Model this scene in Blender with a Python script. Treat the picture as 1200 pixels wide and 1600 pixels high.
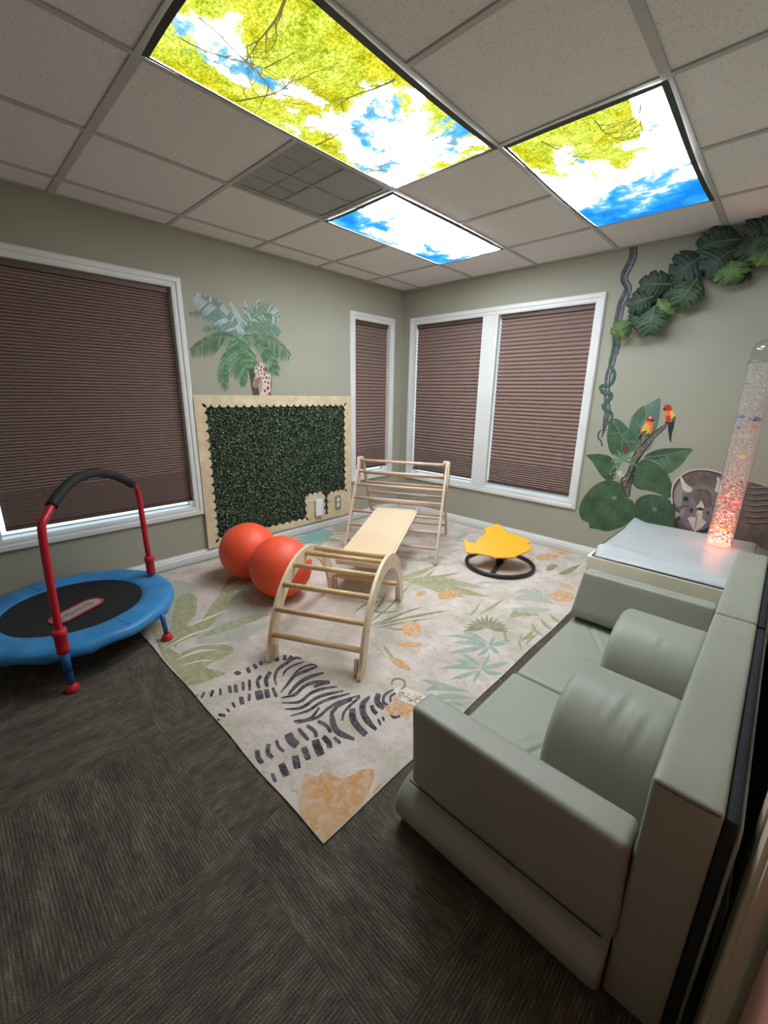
import bpy, bmesh, math, random
from mathutils import Vector, Matrix
random.seed(7)
S = bpy.context.scene
for o in list(bpy.data.objects): bpy.data.objects.remove(o)
COL = S.collection
PI = math.pi

# ------------------------------------------------------------------ camera
F_PX, PITCH, YAW, ROLL = 651.99, -0.2766, 0.7562, 0.0171
CAM = Vector((3.2355, -3.6712, 1.3278))
_cy, _sy, _cp, _sp = math.cos(YAW), math.sin(YAW), math.cos(PITCH), math.sin(PITCH)
_cr, _sr = math.cos(ROLL), math.sin(ROLL)
FW = Vector((-_sy*_cp, _cy*_cp, _sp)); _R0 = Vector((_cy, _sy, 0)); _U0 = _R0.cross(FW)
RT = _R0*_cr + _U0*_sr; UP = _U0*_cr - _R0*_sr
cd = bpy.data.cameras.new('camera'); cam = bpy.data.objects.new('camera', cd); COL.objects.link(cam)
cam.matrix_world = Matrix(((RT.x, UP.x, -FW.x, CAM.x), (RT.y, UP.y, -FW.y, CAM.y), (RT.z, UP.z, -FW.z, CAM.z), (0, 0, 0, 1)))
cd.sensor_fit = 'HORIZONTAL'; cd.sensor_width = 36; cd.lens = 36*F_PX/1200; cd.clip_start = 0.02
S.camera = cam
# ------------------------------------------------------------------ view and world
S.view_settings.view_transform = 'Standard'; S.view_settings.look = 'None'
S.view_settings.gamma = 1; S.view_settings.use_curve_mapping = False
S.view_settings.exposure = 0.45
WHITE_PRINT = 22.0      # radiance of the white parts of the lit ceiling prints
wd = bpy.data.worlds.new('world'); S.world = wd; wd.use_nodes = True
wd.node_tree.nodes['Background'].inputs[0].default_value = (0.62, 0.85, 1.0, 1)
wd.node_tree.nodes['Background'].inputs[1].default_value = 1.7

# ------------------------------------------------------------------ helpers
def lin(r, g, b):
    f = lambda c: ((c/255+0.055)/1.055)**2.4 if c/255 > 0.04045 else c/255/12.92
    return (f(r), f(g), f(b), 1)
def ray(px, py): return FW + RT*((px-600)/F_PX) - UP*((py-800)/F_PX)
def on(px, py, ax, val):
    v = ray(px, py); t = (val-CAM[ax])/v[ax]; return CAM + v*t
def onp(px, py, P, n):
    v = ray(px, py); t = (P-CAM).dot(n)/v.dot(n); return CAM + v*t

def newmat(name, col, rough=0.6, metal=0, spec=0.5):
    m = bpy.data.materials.new(name); m.use_nodes = True
    b = m.node_tree.nodes['Principled BSDF']
    b.inputs['Base Color'].default_value = col; b.inputs['Roughness'].default_value = rough
    b.inputs['Metallic'].default_value = metal; b.inputs['Specular IOR Level'].default_value = spec
    return m
class N:
    """tiny node-graph helper"""
    def __init__(s, m): s.m = m; s.t = m.node_tree; s.b = s.t.nodes.get('Principled BSDF')
    def add(s, typ, **kw):
        n = s.t.nodes.new(typ)
        for k, v in kw.items(): setattr(n, k, v)
        return n
    def link(s, a, b): s.t.links.new(a, b)
    def coord(s, scale=(1, 1, 1), rot=(0, 0, 0), loc=(0, 0, 0), obj=True):
        tc = s.add('ShaderNodeTexCoord'); mp = s.add('ShaderNodeMapping')
        mp.inputs['Scale'].default_value = scale; mp.inputs['Rotation'].default_value = rot; mp.inputs['Location'].default_value = loc
        s.link(tc.outputs['Object'], mp.inputs['Vector']); return mp.outputs[0]
    def noise(s, vec, scale, detail=3, rough=0.5, dist=0):
        n = s.add('ShaderNodeTexNoise'); n.inputs['Scale'].default_value = scale; n.inputs['Detail'].default_value = detail
        n.inputs['Roughness'].default_value = rough; n.inputs['Distortion'].default_value = dist
        s.link(vec, n.inputs['Vector']); return n.outputs['Fac']
    def ramp(s, fac, stops, interp='LINEAR'):
        r = s.add('ShaderNodeValToRGB'); r.color_ramp.interpolation = interp
        e = r.color_ramp.elements
        while len(e) < len(stops): e.new(0.5)
        for i, (p, c) in enumerate(stops):
            e[i].position = p; e[i].color = c if len(c) == 4 else (*c, 1)
        s.link(fac, r.inputs[0]); return r.outputs[0]
    def mix(s, fac, a, b, mode='MIX'):
        n = s.add('ShaderNodeMix', data_type='RGBA', blend_type=mode)
        for sock, v in ((n.inputs[0], fac), (n.inputs[6], a), (n.inputs[7], b)):
            if hasattr(v, 'links') or hasattr(v, 'is_linked'): s.link(v, sock)
            else: sock.default_value = v
        return n.outputs[2]
    def math(s, op, a, b=None, c=None):
        n = s.add('ShaderNodeMath', operation=op)
        for i, v in enumerate((a, b, c)):
            if v is None: continue
            if hasattr(v, 'is_linked'): s.link(v, n.inputs[i])
            else: n.inputs[i].default_value = v
        return n.outputs[0]
    def bump(s, h, strength=0.3, dist=0.01):
        n = s.add('ShaderNodeBump'); n.inputs['Strength'].default_value = strength; n.inputs['Distance'].default_value = dist
        s.link(h, n.inputs['Height']); s.link(n.outputs[0], s.b.inputs['Normal'])
    def base(s, c): s.link(c, s.b.inputs['Base Color'])

def mottled(name, c1, c2, scale=8, rough=0.6, bump=0.0, bscale=None, bdist=0.004, stretch=(1, 1, 1), spec=0.5, lo=0.35, hi=0.65):
    m = newmat(name, c1, rough, spec=spec); n = N(m); v = n.coord(stretch)
    f = n.noise(v, scale, 4)
    n.base(n.ramp(f, [(lo, c1), (hi, c2)]))
    if bump: n.bump(n.noise(v, bscale or scale*6, 3), bump, bdist)
    return m

def wloc(o):
    v = Vector((0, 0, 0))
    while o is not None: v += o.location; o = o.parent
    return v
class MB:
    """collects shapes for ONE mesh object"""
    def __init__(s): s.v = []; s.f = []; s.mi = []; s.sm = []; s.m = 0; s.smooth = False
    def vert(s, p): s.v.append(tuple(p)); return len(s.v)-1
    def face(s, idx): s.f.append(tuple(idx)); s.mi.append(s.m); s.sm.append(s.smooth)
    def poly(s, pts): s.face([s.vert(p) for p in pts])
    def box(s, lo, hi, M=None):
        x0, y0, z0 = lo; x1, y1, z1 = hi
        P = [Vector(p) for p in ((x0,y0,z0),(x1,y0,z0),(x1,y1,z0),(x0,y1,z0),(x0,y0,z1),(x1,y0,z1),(x1,y1,z1),(x0,y1,z1))]
        if M is not None: P = [M @ p for p in P]
        i = [s.vert(p) for p in P]
        for q in ((0,3,2,1),(4,5,6,7),(0,1,5,4),(1,2,6,5),(2,3,7,6),(3,0,4,7)): s.face([i[k] for k in q])
    def rings(s, R, cap0=True, cap1=True, closed=True):
        idx = [[s.vert(p) for p in r] for r in R]; n = len(R[0])
        for a, b in zip(idx[:-1], idx[1:]):
            for k in range(n if closed else n-1):
                s.face((a[k], a[(k+1) % n], b[(k+1) % n], b[k]))
        sm = s.smooth; s.smooth = False
        if cap0: s.face(idx[0][::-1])
        if cap1: s.face(idx[-1])
        s.smooth = sm
    def tube(s, pts, r, seg=12, cap=True, flat=None):
        pts = [Vector(p) for p in pts]; rs = r if isinstance(r, (list, tuple)) else [r]*len(pts)
        R = []; ref = None
        for i, p in enumerate(pts):
            t = (pts[min(i+1, len(pts)-1)] - pts[max(i-1, 0)]).normalized()
            if ref is None:
                ref = Vector((0, 0, 1)) if abs(t.z) < 0.9 else Vector((1, 0, 0))
            a = (ref - t*ref.dot(t)).normalized(); b = t.cross(a); ref = a
            R.append([p + (a*math.cos(2*PI*k/seg) + b*math.sin(2*PI*k/seg))*rs[i] for k in range(seg)])
        sm = s.smooth; s.smooth = True; s.rings(R, cap, cap); s.smooth = sm
    def lathe(s, prof, c=(0, 0, 0), seg=32, cap0=True, cap1=True):
        R = [[(c[0]+r*math.cos(2*PI*k/seg), c[1]+r*math.sin(2*PI*k/seg), c[2]+z) for k in range(seg)] for r, z in prof]
        sm = s.smooth; s.smooth = True; s.rings(R, cap0, cap1); s.smooth = sm
    def prism(s, pts, d):
        """closed outline pts extruded by vector d"""
        d = Vector(d); a = [s.vert(p) for p in pts]; b = [s.vert(Vector(p)+d) for p in pts]; n = len(pts)
        s.face(a[::-1]); s.face(b)
        for k in range(n): s.face((a[k], a[(k+1) % n], b[(k+1) % n], b[k]))
    def ball(s, c, r, seg=10, rg=6, sc=(1, 1, 1)):
        R = []
        for j in range(1, rg):
            t = PI*j/rg
            R.append([(c[0]+sc[0]*r*math.sin(t)*math.cos(2*PI*k/seg), c[1]+sc[1]*r*math.sin(t)*math.sin(2*PI*k/seg), c[2]-sc[2]*r*math.cos(t)) for k in range(seg)])
        idx = [[s.vert(p) for p in q] for q in R]
        a = s.vert((c[0], c[1], c[2]-sc[2]*r)); b = s.vert((c[0], c[1], c[2]+sc[2]*r))
        sm = s.smooth; s.smooth = True
        for k in range(seg):
            k2 = (k+1) % seg; s.face((a, idx[0][k2], idx[0][k])); s.face((b, idx[-1][k], idx[-1][k2]))
            for u, w in zip(idx[:-1], idx[1:]): s.face((u[k], u[k2], w[k2], w[k]))
        s.smooth = sm
    def build(s, name, mats, parent=None, loc=None, recalc=False):
        me = bpy.data.meshes.new(name); off = Vector(loc) if loc else Vector((0, 0, 0))
        base = Vector((0, 0, 0))
        if parent is not None: base = wloc(parent)
        elif loc: base = off
        me.from_pydata([tuple(Vector(p)-base) for p in s.v], [], s.f); me.update()
        for m in (mats if isinstance(mats, (list, tuple)) else [mats]): me.materials.append(m)
        me.polygons.foreach_set('material_index', s.mi); me.polygons.foreach_set('use_smooth', s.sm)
        if recalc:
            bm = bmesh.new(); bm.from_mesh(me); bmesh.ops.recalc_face_normals(bm, faces=bm.faces); bm.to_mesh(me); bm.free()
        o = bpy.data.objects.new(name, me); COL.objects.link(o)
        if parent is not None: o.parent = parent
        elif loc: o.location = off
        return o
def soft(lo, hi, r, seg, name, mat, parent=None, fn=None, cuts=0):
    """a cushion: box with rounded edges; fn may move its vertices"""
    bm = bmesh.new(); ax = []
    for i in range(3):
        L_ = hi[i]-lo[i]; rr = min(r, L_*0.499); c = [rr*(1-math.cos(PI/2*k/seg)) for k in range(seg)]
        nin = max(1, cuts); mid = [rr+(L_-2*rr)*k/nin for k in range(nin+1)]
        ax.append([lo[i]+v for v in c+mid+[L_-v for v in reversed(c)]])
    cache = {}
    def V(i, j, k):
        key = (i, j, k)
        if key not in cache:
            P = Vector((ax[0][i], ax[1][j], ax[2][k])); q = Vector([min(max(P[m], lo[m]+min(r, (hi[m]-lo[m])*0.499)), hi[m]-min(r, (hi[m]-lo[m])*0.499)) for m in range(3)])
            d = P-q; rr = min(r, min(hi[m]-lo[m] for m in range(3))*0.499)
            cache[key] = bm.verts.new(q+d.normalized()*rr if d.length > 1e-9 else P)
        return cache[key]
    n0, n1, n2 = (len(a_)-1 for a_ in ax)
    for j in range(n1):
        for k in range(n2): bm.faces.new((V(0, j, k), V(0, j, k+1), V(0, j+1, k+1), V(0, j+1, k))); bm.faces.new((V(n0, j, k), V(n0, j+1, k), V(n0, j+1, k+1), V(n0, j, k+1)))
    for i in range(n0):
        for k in range(n2): bm.faces.new((V(i, 0, k), V(i+1, 0, k), V(i+1, 0, k+1), V(i, 0, k+1))); bm.faces.new((V(i, n1, k), V(i, n1, k+1), V(i+1, n1, k+1), V(i+1, n1, k)))
        for j in range(n1): bm.faces.new((V(i, j, 0), V(i, j+1, 0), V(i+1, j+1, 0), V(i+1, j, 0))); bm.faces.new((V(i, j, n2), V(i+1, j, n2), V(i+1, j+1, n2), V(i, j+1, n2)))
    if fn:
        for v in bm.verts: v.co = fn(v.co.copy())
    base = wloc(parent) if parent is not None else Vector(((lo[0]+hi[0])/2, (lo[1]+hi[1])/2, lo[2]))
    for v in bm.verts: v.co -= base
    for f in bm.faces: f.smooth = True
    me = bpy.data.meshes.new(name); bm.to_mesh(me); bm.free(); me.materials.append(mat)
    o = bpy.data.objects.new(name, me); COL.objects.link(o)
    if parent is not None: o.parent = parent
    else: o.location = base
    return o
def tag(o, label=None, cat=None, group=None, kind=None):
    if label: o['label'] = label
    if cat: o['category'] = cat
    if group: o['group'] = group
    if kind: o['kind'] = kind
    return o
def thing(name, label, cat, loc, group=None):
    o = bpy.data.objects.new(name, None); o.empty_display_size = 0.05; COL.objects.link(o); o.location = Vector(loc)
    return tag(o, label, cat, group)
def struct(o): o['kind'] = 'structure'; return o
def sroot(name, loc):
    o = bpy.data.objects.new(name, None); o.empty_display_size = 0.05; COL.objects.link(o); o.location = Vector(loc); return struct(o)

LIFT = [0.0]
def smoothpath(pts, k=5):
    P = [Vector((*p, 0)) if len(p) == 2 else Vector(p) for p in pts]; out = []
    if len(P) < 3: return [P[0].lerp(P[-1], i/k) for i in range(k+1)]
    Q = [P[0]*2-P[1]]+P+[P[-1]*2-P[-2]]
    for i in range(1, len(Q)-2):
        for j in range(k):
            t = j/k; out.append(0.5*((2*Q[i])+(Q[i+1]-Q[i-1])*t+(2*Q[i-1]-5*Q[i]+4*Q[i+1]-Q[i+2])*t*t+(3*Q[i]-Q[i-1]-3*Q[i+1]+Q[i+2])*t**3))
    out.append(P[-1]); return out
def stroke2d(mb, pts, w, proj, m, taper=(0.25, 0.25), k=5, shape=None):
    """a painted stroke: centre line in 2-D, width w, mapped to the surface by proj"""
    LIFT[0] += 3e-6
    C = smoothpath(pts, k); n_ = len(C); L = []; R = []
    for i, p in enumerate(C):
        d = C[min(i+1, n_-1)]-C[max(i-1, 0)]; d = Vector((-d.y, d.x, 0)).normalized() if d.length > 0 else Vector((0, 1, 0))
        t = i/(n_-1)
        f = shape(t) if shape else min(1, taper[0]+(1-taper[0])*t*4, taper[1]+(1-taper[1])*(1-t)*4)
        L.append(p+d*w/2*f); R.append(p-d*w/2*f)
    mb.m = m
    l = [mb.vert(proj(p.x, p.y)) for p in L]; r = [mb.vert(proj(p.x, p.y)) for p in R]
    for i in range(n_-1): mb.face((r[i], r[i+1], l[i+1], l[i]))
def fill2d(mb, pts, proj, m, smooth=True):
    LIFT[0] += 3e-6
    if smooth:
        P = smoothpath(list(pts)+[pts[0]], 4)[:-1]; pts = [(p.x, p.y) for p in P]
    mb.m = m; mb.face([mb.vert(proj(*p)) for p in pts])

# ------------------------------------------------------------------ room sizes
H = 2.3734; XR = 3.37; YF = -4.45
LX = [0.2425, 0.8591, 1.4697, 2.0802, 2.7043, 3.318]
LY = [-4.235, -3.615, -2.998, -2.379, -1.7615, -1.1534, -0.5425]

# ------------------------------------------------------------------ materials
m_wall = mottled('sage_wall_paint', lin(165, 163, 147), lin(160, 158, 141), 2.0, 0.75, 0.12, 240, 0.001)
def carpet_mat():
    m = newmat('carpet_tile', (0.03, 0.03, 0.03, 1), 0.95, spec=0.15); n = N(m)
    v = n.coord((1, 1, 1), loc=(0.17, 0.23, 0))
    ch = n.add('ShaderNodeTexChecker'); ch.inputs['Scale'].default_value = 1/0.61; n.link(v, ch.inputs['Vector'])
    fac = ch.outputs['Fac']
    def wave(dirn):
        w_ = n.add('ShaderNodeTexWave', bands_direction=dirn); w_.inputs['Scale'].default_value = 34; w_.inputs['Distortion'].default_value = 0.8; w_.inputs['Detail'].default_value = 2
        w_.inputs['Detail Scale'].default_value = 3; n.link(v, w_.inputs['Vector']); return w_.outputs['Fac']
    fine = n.mix(fac, wave('X'), wave('Y'))
    va2 = n.coord((1, 0.3, 1)); vb2 = n.coord((0.3, 1, 1))
    c = n.noise(va2, 16, 8, 0.78); d = n.noise(vb2, 16, 8, 0.78)
    big = n.mix(fac, n.ramp(c, [(0.35, (0, 0, 0)), (0.68, (1, 1, 1))]), n.ramp(d, [(0.35, (0, 0, 0)), (0.68, (1, 1, 1))]))
    sp = n.noise(n.coord(), 330, 3, 0.8)
    vs = n.mix(fac, n.noise(n.coord((1, 0.12, 1)), 190, 2), n.noise(n.coord((0.12, 1, 1)), 190, 2))
    t = n.math('ADD', n.math('MULTIPLY', fine, 0.20), n.math('MULTIPLY', big, 0.38))
    t = n.math('ADD', t, n.math('MULTIPLY', n.math('SUBTRACT', vs, 0.5), 0.55))
    t = n.math('ADD', t, n.math('MULTIPLY', n.math('SUBTRACT', sp, 0.42), 1.4))
    col = n.ramp(t, [(0.0, lin(52, 49, 46)), (0.42, lin(90, 83, 75)), (0.88, lin(154, 144, 129))])
    n.base(col); n.bump(t, 0.5, 0.004); return m
m_carpet = carpet_mat()
def tile_mat():
    m = newmat('acoustic_tile', lin(190, 184, 176), 0.95, spec=0.1); n = N(m); v = n.coord()
    vo = n.add('ShaderNodeTexVoronoi'); vo.inputs['Scale'].default_value = 95; n.link(v, vo.inputs['Vector'])
    f = n.noise(v, 160, 3, 0.7)
    pit = n.math('MULTIPLY', n.ramp(vo.outputs['Distance'], [(0.12, (1, 1, 1)), (0.3, (0, 0, 0))]), n.ramp(n.noise(v, 60, 1), [(0.42, (0, 0, 0)), (0.58, (1, 1, 1))]))
    c = n.mix(n.math('MULTIPLY', pit, 0.45), n.ramp(f, [(0.3, lin(222, 218, 215)), (0.7, lin(242, 239, 237))]), lin(140, 134, 127))
    n.base(c); n.bump(n.math('SUBTRACT', f, n.math('MULTIPLY', pit, 1.0)), 0.35, 0.003); return m
m_tile = tile_mat()
m_grid = newmat('painted_grid_metal', lin(186, 183, 178), 0.5)
m_trim = mottled('white_trim_paint', lin(226, 226, 222), lin(216, 216, 212), 3, 0.4)
m_void = newmat('dark_void', (0.01, 0.01, 0.01, 1), 0.9)  # near-black for the unlit hollows behind the door and the vent
m_glass = bpy.data.materials.new('window_glass'); m_glass.use_nodes = True
n = N(m_glass); n.t.nodes.remove(n.b); g = n.add('ShaderNodeBsdfGlossy'); g.inputs['Roughness'].default_value = 0.02
tr = n.add('ShaderNodeBsdfTransparent'); mx = n.add('ShaderNodeMixShader'); mx.inputs[0].default_value = 0.07
n.link(tr.outputs[0], mx.inputs[1]); n.link(g.outputs[0], mx.inputs[2]); n.link(mx.outputs[0], n.t.nodes['Material Output'].inputs[0])
def shade_mat():
    m = newmat('brown_pleated_fabric', lin(130, 104, 95), 0.85, spec=0.2); n = N(m); v = n.coord()
    f = n.noise(v, 300, 2); n.base(n.ramp(f, [(0.3, lin(126, 104, 97)), (0.7, lin(150, 126, 117))])); n.bump(f, 0.2, 0.001); return m
m_shade = shade_mat()
m_rail = newmat('brown_shade_rail', lin(88, 68, 60), 0.5)
m_door = mottled('stained_door_wood', lin(214, 150, 136), lin(200, 138, 124), 3, 0.45, stretch=(4, 4, 0.4))
m_doortrim = newmat('tan_door_trim', lin(222, 206, 184), 0.6)
m_sage = mottled('sage_vinyl', lin(159, 161, 147), lin(153, 155, 141), 3, 0.45, 0.25, 260, 0.0012, spec=0.45)
m_navy = mottled('navy_canvas', lin(30, 32, 42), lin(22, 24, 32), 60, 0.8)
m_piping = newmat('pale_piping', lin(150, 150, 140), 0.5)
m_seam = newmat('dark_seam', lin(62, 66, 54), 0.8)
m_wood = mottled('birch_plywood', lin(238, 218, 188), lin(230, 206, 174), 3, 0.5, 0.08, 60, 0.001, stretch=(1, 1, 6))
m_dowel = mottled('beech_dowel', lin(232, 198, 152), lin(222, 184, 136), 6, 0.5, stretch=(3, 3, 3))
m_dowel2 = mottled('pale_rose_beech_dowel', lin(218, 190, 170), lin(208, 174, 152), 6, 0.5)
m_frame2 = mottled('pale_birch_rail', lin(214, 192, 172), lin(202, 178, 156), 5, 0.5)
m_edge = newmat('plywood_edge', lin(176, 138, 104), 0.6)
m_blue = mottled('blue_vinyl_pad', lin(62, 146, 204), lin(50, 130, 190), 5, 0.45, 0.3, 30, 0.004)
m_bluem = newmat('blue_enamel', lin(36, 96, 160), 0.35)
m_red = newmat('red_enamel', lin(196, 30, 50), 0.3)
m_redp = newmat('red_plastic', lin(206, 34, 48), 0.45)
m_foam = mottled('black_foam', lin(32, 30, 30), lin(26, 24, 24), 30, 0.75)
m_mat = mottled('black_jumping_mesh', lin(26, 25, 27), lin(20, 19, 21), 200, 0.7)
m_ball = newmat('red_orange_rubber', lin(255, 92, 58), 0.5)
n = N(m_ball); n.bump(n.noise(n.coord(), 40, 3), 0.12, 0.002)
m_fish = newmat('orange_acrylic', lin(255, 176, 20), 0.4); m_fish.node_tree.nodes['Principled BSDF'].inputs['Subsurface Weight'].default_value = 0.0
m_black = newmat('black_plastic', lin(34, 32, 32), 0.45)
m_cream = mottled('cream_vinyl', lin(236, 230, 210), lin(230, 223, 200), 4, 0.5, 0.15, 200, 0.001)
m_padtop = mottled('pale_grey_vinyl', lin(196, 202, 204), lin(188, 194, 196), 4, 0.35, 0.2, 9, 0.01, stretch=(1, 2.5, 1))

# ------------------------------------------------------------------ the room
def wall_cells(mb, u0, u1, z0, z1, holes, place):
    us = sorted({u0, u1, *[h[0] for h in holes], *[h[1] for h in holes]}); zs = sorted({z0, z1, *[h[2] for h in holes], *[h[3] for h in holes]})
    for a, b in zip(us[:-1], us[1:]):
        for c, d in zip(zs[:-1], zs[1:]):
            um, zm = (a+b)/2, (c+d)/2
            if any(h[0] < um < h[1] and h[2] < zm < h[3] for h in holes): continue
            place(mb, a, b, c, d)
WL = (-3.534, -2.403, 0.452, 2.0)          # big window in the left wall (y0, y1, z0, z1)
WS = (-0.700, -0.205, 0.49, 2.015)         # narrow window in the left wall
WB1 = (0.185, 1.000, 0.460, 2.025); WB2 = (1.157, 1.980, 0.460, 2.025)
mb = MB(); mb.box((-0.15, YF-0.1, -0.05), (XR+0.12, 0.15, 0)); struct(mb.build('floor', m_carpet))
mb = MB(); wall_cells(mb, YF-0.1, 0.12, 0, H+0.15, [WL, WS], lambda q, a, b, c, d: q.box((-0.12, a, c), (0, b, d))); struct(mb.build('wall_left', m_wall))
mb = MB(); wall_cells(mb, 0, XR, 0, H+0.15, [WB1, WB2], lambda q, a, b, c, d: q.box((a, 0, c), (b, 0.12, d))); struct(mb.build('wall_back', m_wall))
DY0, DY1 = -3.82, -2.90
mb = MB(); wall_cells(mb, YF, 0.12, 0, H+0.15, [(DY0, DY1, 0, 2.05)], lambda q, a, b, c, d: q.box((XR, a, c), (XR+0.12, b, d))); struct(mb.build('wall_right', m_wall))
mb = MB(); mb.box((0, YF-0.1, 0), (XR+0.12, YF, H+0.15)); struct(mb.build('wall_front', m_wall))
# ceiling: tiles with the troffer bays left open
bays = [(LX[2], LX[3], LY[2], LY[4]), (LX[1], LX[2], LY[4], LY[6]), (LX[3], LX[4], LY[4], LY[6])]
vent = (LX[1], LX[2], LY[3], LY[4])
mb = MB(); xs = [0]+LX+[XR]; ys = [YF]+LY+[0]
for a, b in zip(xs[:-1], xs[1:]):
    for c, d in zip(ys[:-1], ys[1:]):
        xm, ym = (a+b)/2, (c+d)/2
        if any(q[0] < xm < q[1] and q[2] < ym < q[3] for q in bays+[vent]): continue
        mb.box((a, c, H), (b, d, H+0.02))
mb.box((0, YF, H+0.13), (XR, 0, H+0.15))
struct(mb.build('ceiling', m_tile))
w = 0.012   # the bays stay free of crossing bars
g2 = MB()
for i, x in enumerate(LX):
    ww = 0.016 if i == 4 else w
    for c, d in zip(ys[:-1], ys[1:]): g2.box((x-ww, c, H-0.007), (x+ww, d, H+0.003))
for j, y in enumerate(LY):
    ww = 0.017 if j == 2 else w
    for a, b in zip(xs[:-1], xs[1:]):
        xm = (a+b)/2
        if any(q[0] < xm < q[1] and q[2]+0.05 < y < q[3]-0.05 for q in bays): continue
        g2.box((a, y-ww, H-0.0068), (b, y+ww, H+0.003))
for x0, x1, y0, y1 in ((0, XR, -0.02, 0), (0, XR, YF, YF+0.02), (0, 0.02, YF, 0), (XR-0.02, XR, YF, 0)): g2.box((x0, y0, H-0.006), (x1, y1, H))
struct(g2.build('trim_1', m_grid))
# baseboards: stepped profile
BBP = [(0, 0), (0.016, 0), (0.016, 0.052), (0.012, 0.058), (0.012, 0.068), (0.006, 0.078), (0.005, 0.088), (0, 0.088)]
mb = MB(); mb.prism([(t, YF, z) for t, z in BBP], (0, -YF, 0)); struct(mb.build('baseboard_left', m_trim, recalc=True))
mb = MB(); mb.prism([(0.016, -t, z) for t, z in BBP], (XR-0.016, 0, 0)); struct(mb.build('baseboard_back', m_trim, recalc=True))
mb = MB(); mb.prism([(XR-t, DY1+0.23, z) for t, z in BBP], (0, -DY1-0.23-0.016, 0)); struct(mb.build('baseboard_right', m_trim, recalc=True))

CASP = [(0, 0), (0, 0.012), (0.012, 0.016), (0.03, 0.016), (0.036, 0.022), (0.062, 0.022), (0.070, 0.014), (0.070, 0)]   # (outward from the opening, off the wall)
def casing(mb, rect, P, wscale=1.0):
    """mitred frame round rect=(u0,u1,z0,z1); P(u,z,t) gives the 3-D point"""
    u0, u1, z0, z1 = rect; R = []
    for su, sz, cu, cz in ((-1, -1, u0, z0), (1, -1, u1, z0), (1, 1, u1, z1), (-1, 1, u0, z1)):
        R.append([P(cu+su*o*wscale, cz+sz*o*wscale, t) for o, t in CASP])
    idx = [[mb.vert(p) for p in r] for r in R]; n = len(CASP)
    for k in range(4):
        a, b = idx[k], idx[(k+1) % 4]
        for j in range(n-1): mb.face((a[j], b[j], b[j+1], a[j+1]))
def reveal(mb, rect, P, depth=0.12):
    u0, u1, z0, z1 = rect; t = 0.004
    e = 0.0015; c = [(u0+e, z0+e), (u1-e, z0+e), (u1-e, z1-e), (u0+e, z1-e)]
    for k in range(4):
        a, b = c[k], c[(k+1) % 4]; mb.poly([P(*a, 0.0005), P(*b, 0.0005), P(*b, -depth), P(*a, -depth)])
    # sash: stiles and rails just in front of the pane
    sw = 0.008
    for (a0, a1, b0, b1) in ((u0, u0+sw, z0, z1), (u1-sw, u1, z0, z1), (u0+sw, u1-sw, z0, z0+sw), (u0+sw, u1-sw, z1-sw, z1)):
        p = [P(a0, b0, -0.085), P(a1, b0, -0.085), P(a1, b1, -0.085), P(a0, b1, -0.085)]; d = P(a0, b0, -0.11)-P(a0, b0, -0.085)
        mb.prism(p, d)
PL = lambda u, z, t: Vector((t, u, z)); PB = lambda u, z, t: Vector((u, -t, z))
def window(name, rects, P, outer=None):
    u0, u1, z0, z1 = rects[0]
    r = sroot(name, P((rects[0][0]+rects[-1][1])/2, z0, 0))
    mb = MB(); casing(mb, outer or rects[0], P); mb.build('window_frame', m_trim, r, recalc=True)
    for q in rects:
        mb = MB(); reveal(mb, q, P); mb.build('window_sash', m_trim, r)
        mb = MB(); a, b, c, d = q; mb.poly([P(a, c, -0.1), P(b, c, -0.1), P(b, d, -0.1), P(a, d, -0.1)]); mb.build('glass_pane', m_glass, r)
    return r
window('window_1', [WL], PL); window('window_2', [WS], PL)
w3 = window('window_3', [WB1, WB2], PB, (WB1[0], WB2[1], WB1[2], WB1[3]))
mb = MB(); mb.box((WB1[1]-0.001, -0.014, WB1[2]), (WB2[0]+0.001, 0.0, WB1[3])); mb.box((WB1[1]+0.03, -0.018, WB1[2]), (WB2[0]-0.03, -0.0135, WB1[3])); mb.build('mullion', m_trim, w3)

def cellular_shade(rect, P, bottom, label, gapL=0.006, gapR=0.001, pitch=0.0335):
    u0, u1, z0, z1 = rect; u0 += gapL; u1 -= gapR
    t = thing('cellular_shade', label, 'window shade', P((u0+u1)/2, bottom, -0.03), 'brown pleated shades in the windows')
    f = MB(); z = z1-0.035; k = 0; pr = []
    zb = bottom+0.02
    while z > zb + 0.001:
        p = pitch if z > zb+0.22 else pitch*0.62
        pr.append((z, -0.042)); pr.append((z-p*0.40, -0.029)); pr.append((z-p*0.70, -0.030)); z -= p
    pr.append((max(z, zb), -0.042))
    pr = [(max(a, zb), b) for a, b in pr]
    for (za, ta), (zc, tc) in zip(pr[:-1], pr[1:]): f.poly([P(u0, za, ta), P(u1, za, ta), P(u1, zc, tc), P(u0, zc, tc)])
    f.build('pleated_fabric', m_shade, t)
    for nm, a, b in (('head_rail', z1-0.036, z1-0.002), ('bottom_rail', bottom, bottom+0.022)):
        q = MB(); q.prism([P(u0, a, -0.018), P(u1, a, -0.018), P(u1, b, -0.018), P(u0, b, -0.018)], P(0, 0, -0.052)-P(0, 0, -0.018)); q.build(nm, m_rail, t, recalc=True)
    return t
cellular_shade(WL, PL, 0.497, 'large brown pleated shade in the left wall window behind the trampoline', gapL=0.03, pitch=0.0185)
cellular_shade(WS, PL, 0.535, 'narrow brown pleated shade beside the green leaf panel, near the corner', pitch=0.033)
cellular_shade(WB1, PB, 0.497, 'brown pleated shade in the left half of the double window', gapL=0.010)
cellular_shade(WB2, PB, 0.487, 'brown pleated shade in the right half of the double window, next to the painted vine', gapL=0.012)

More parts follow.
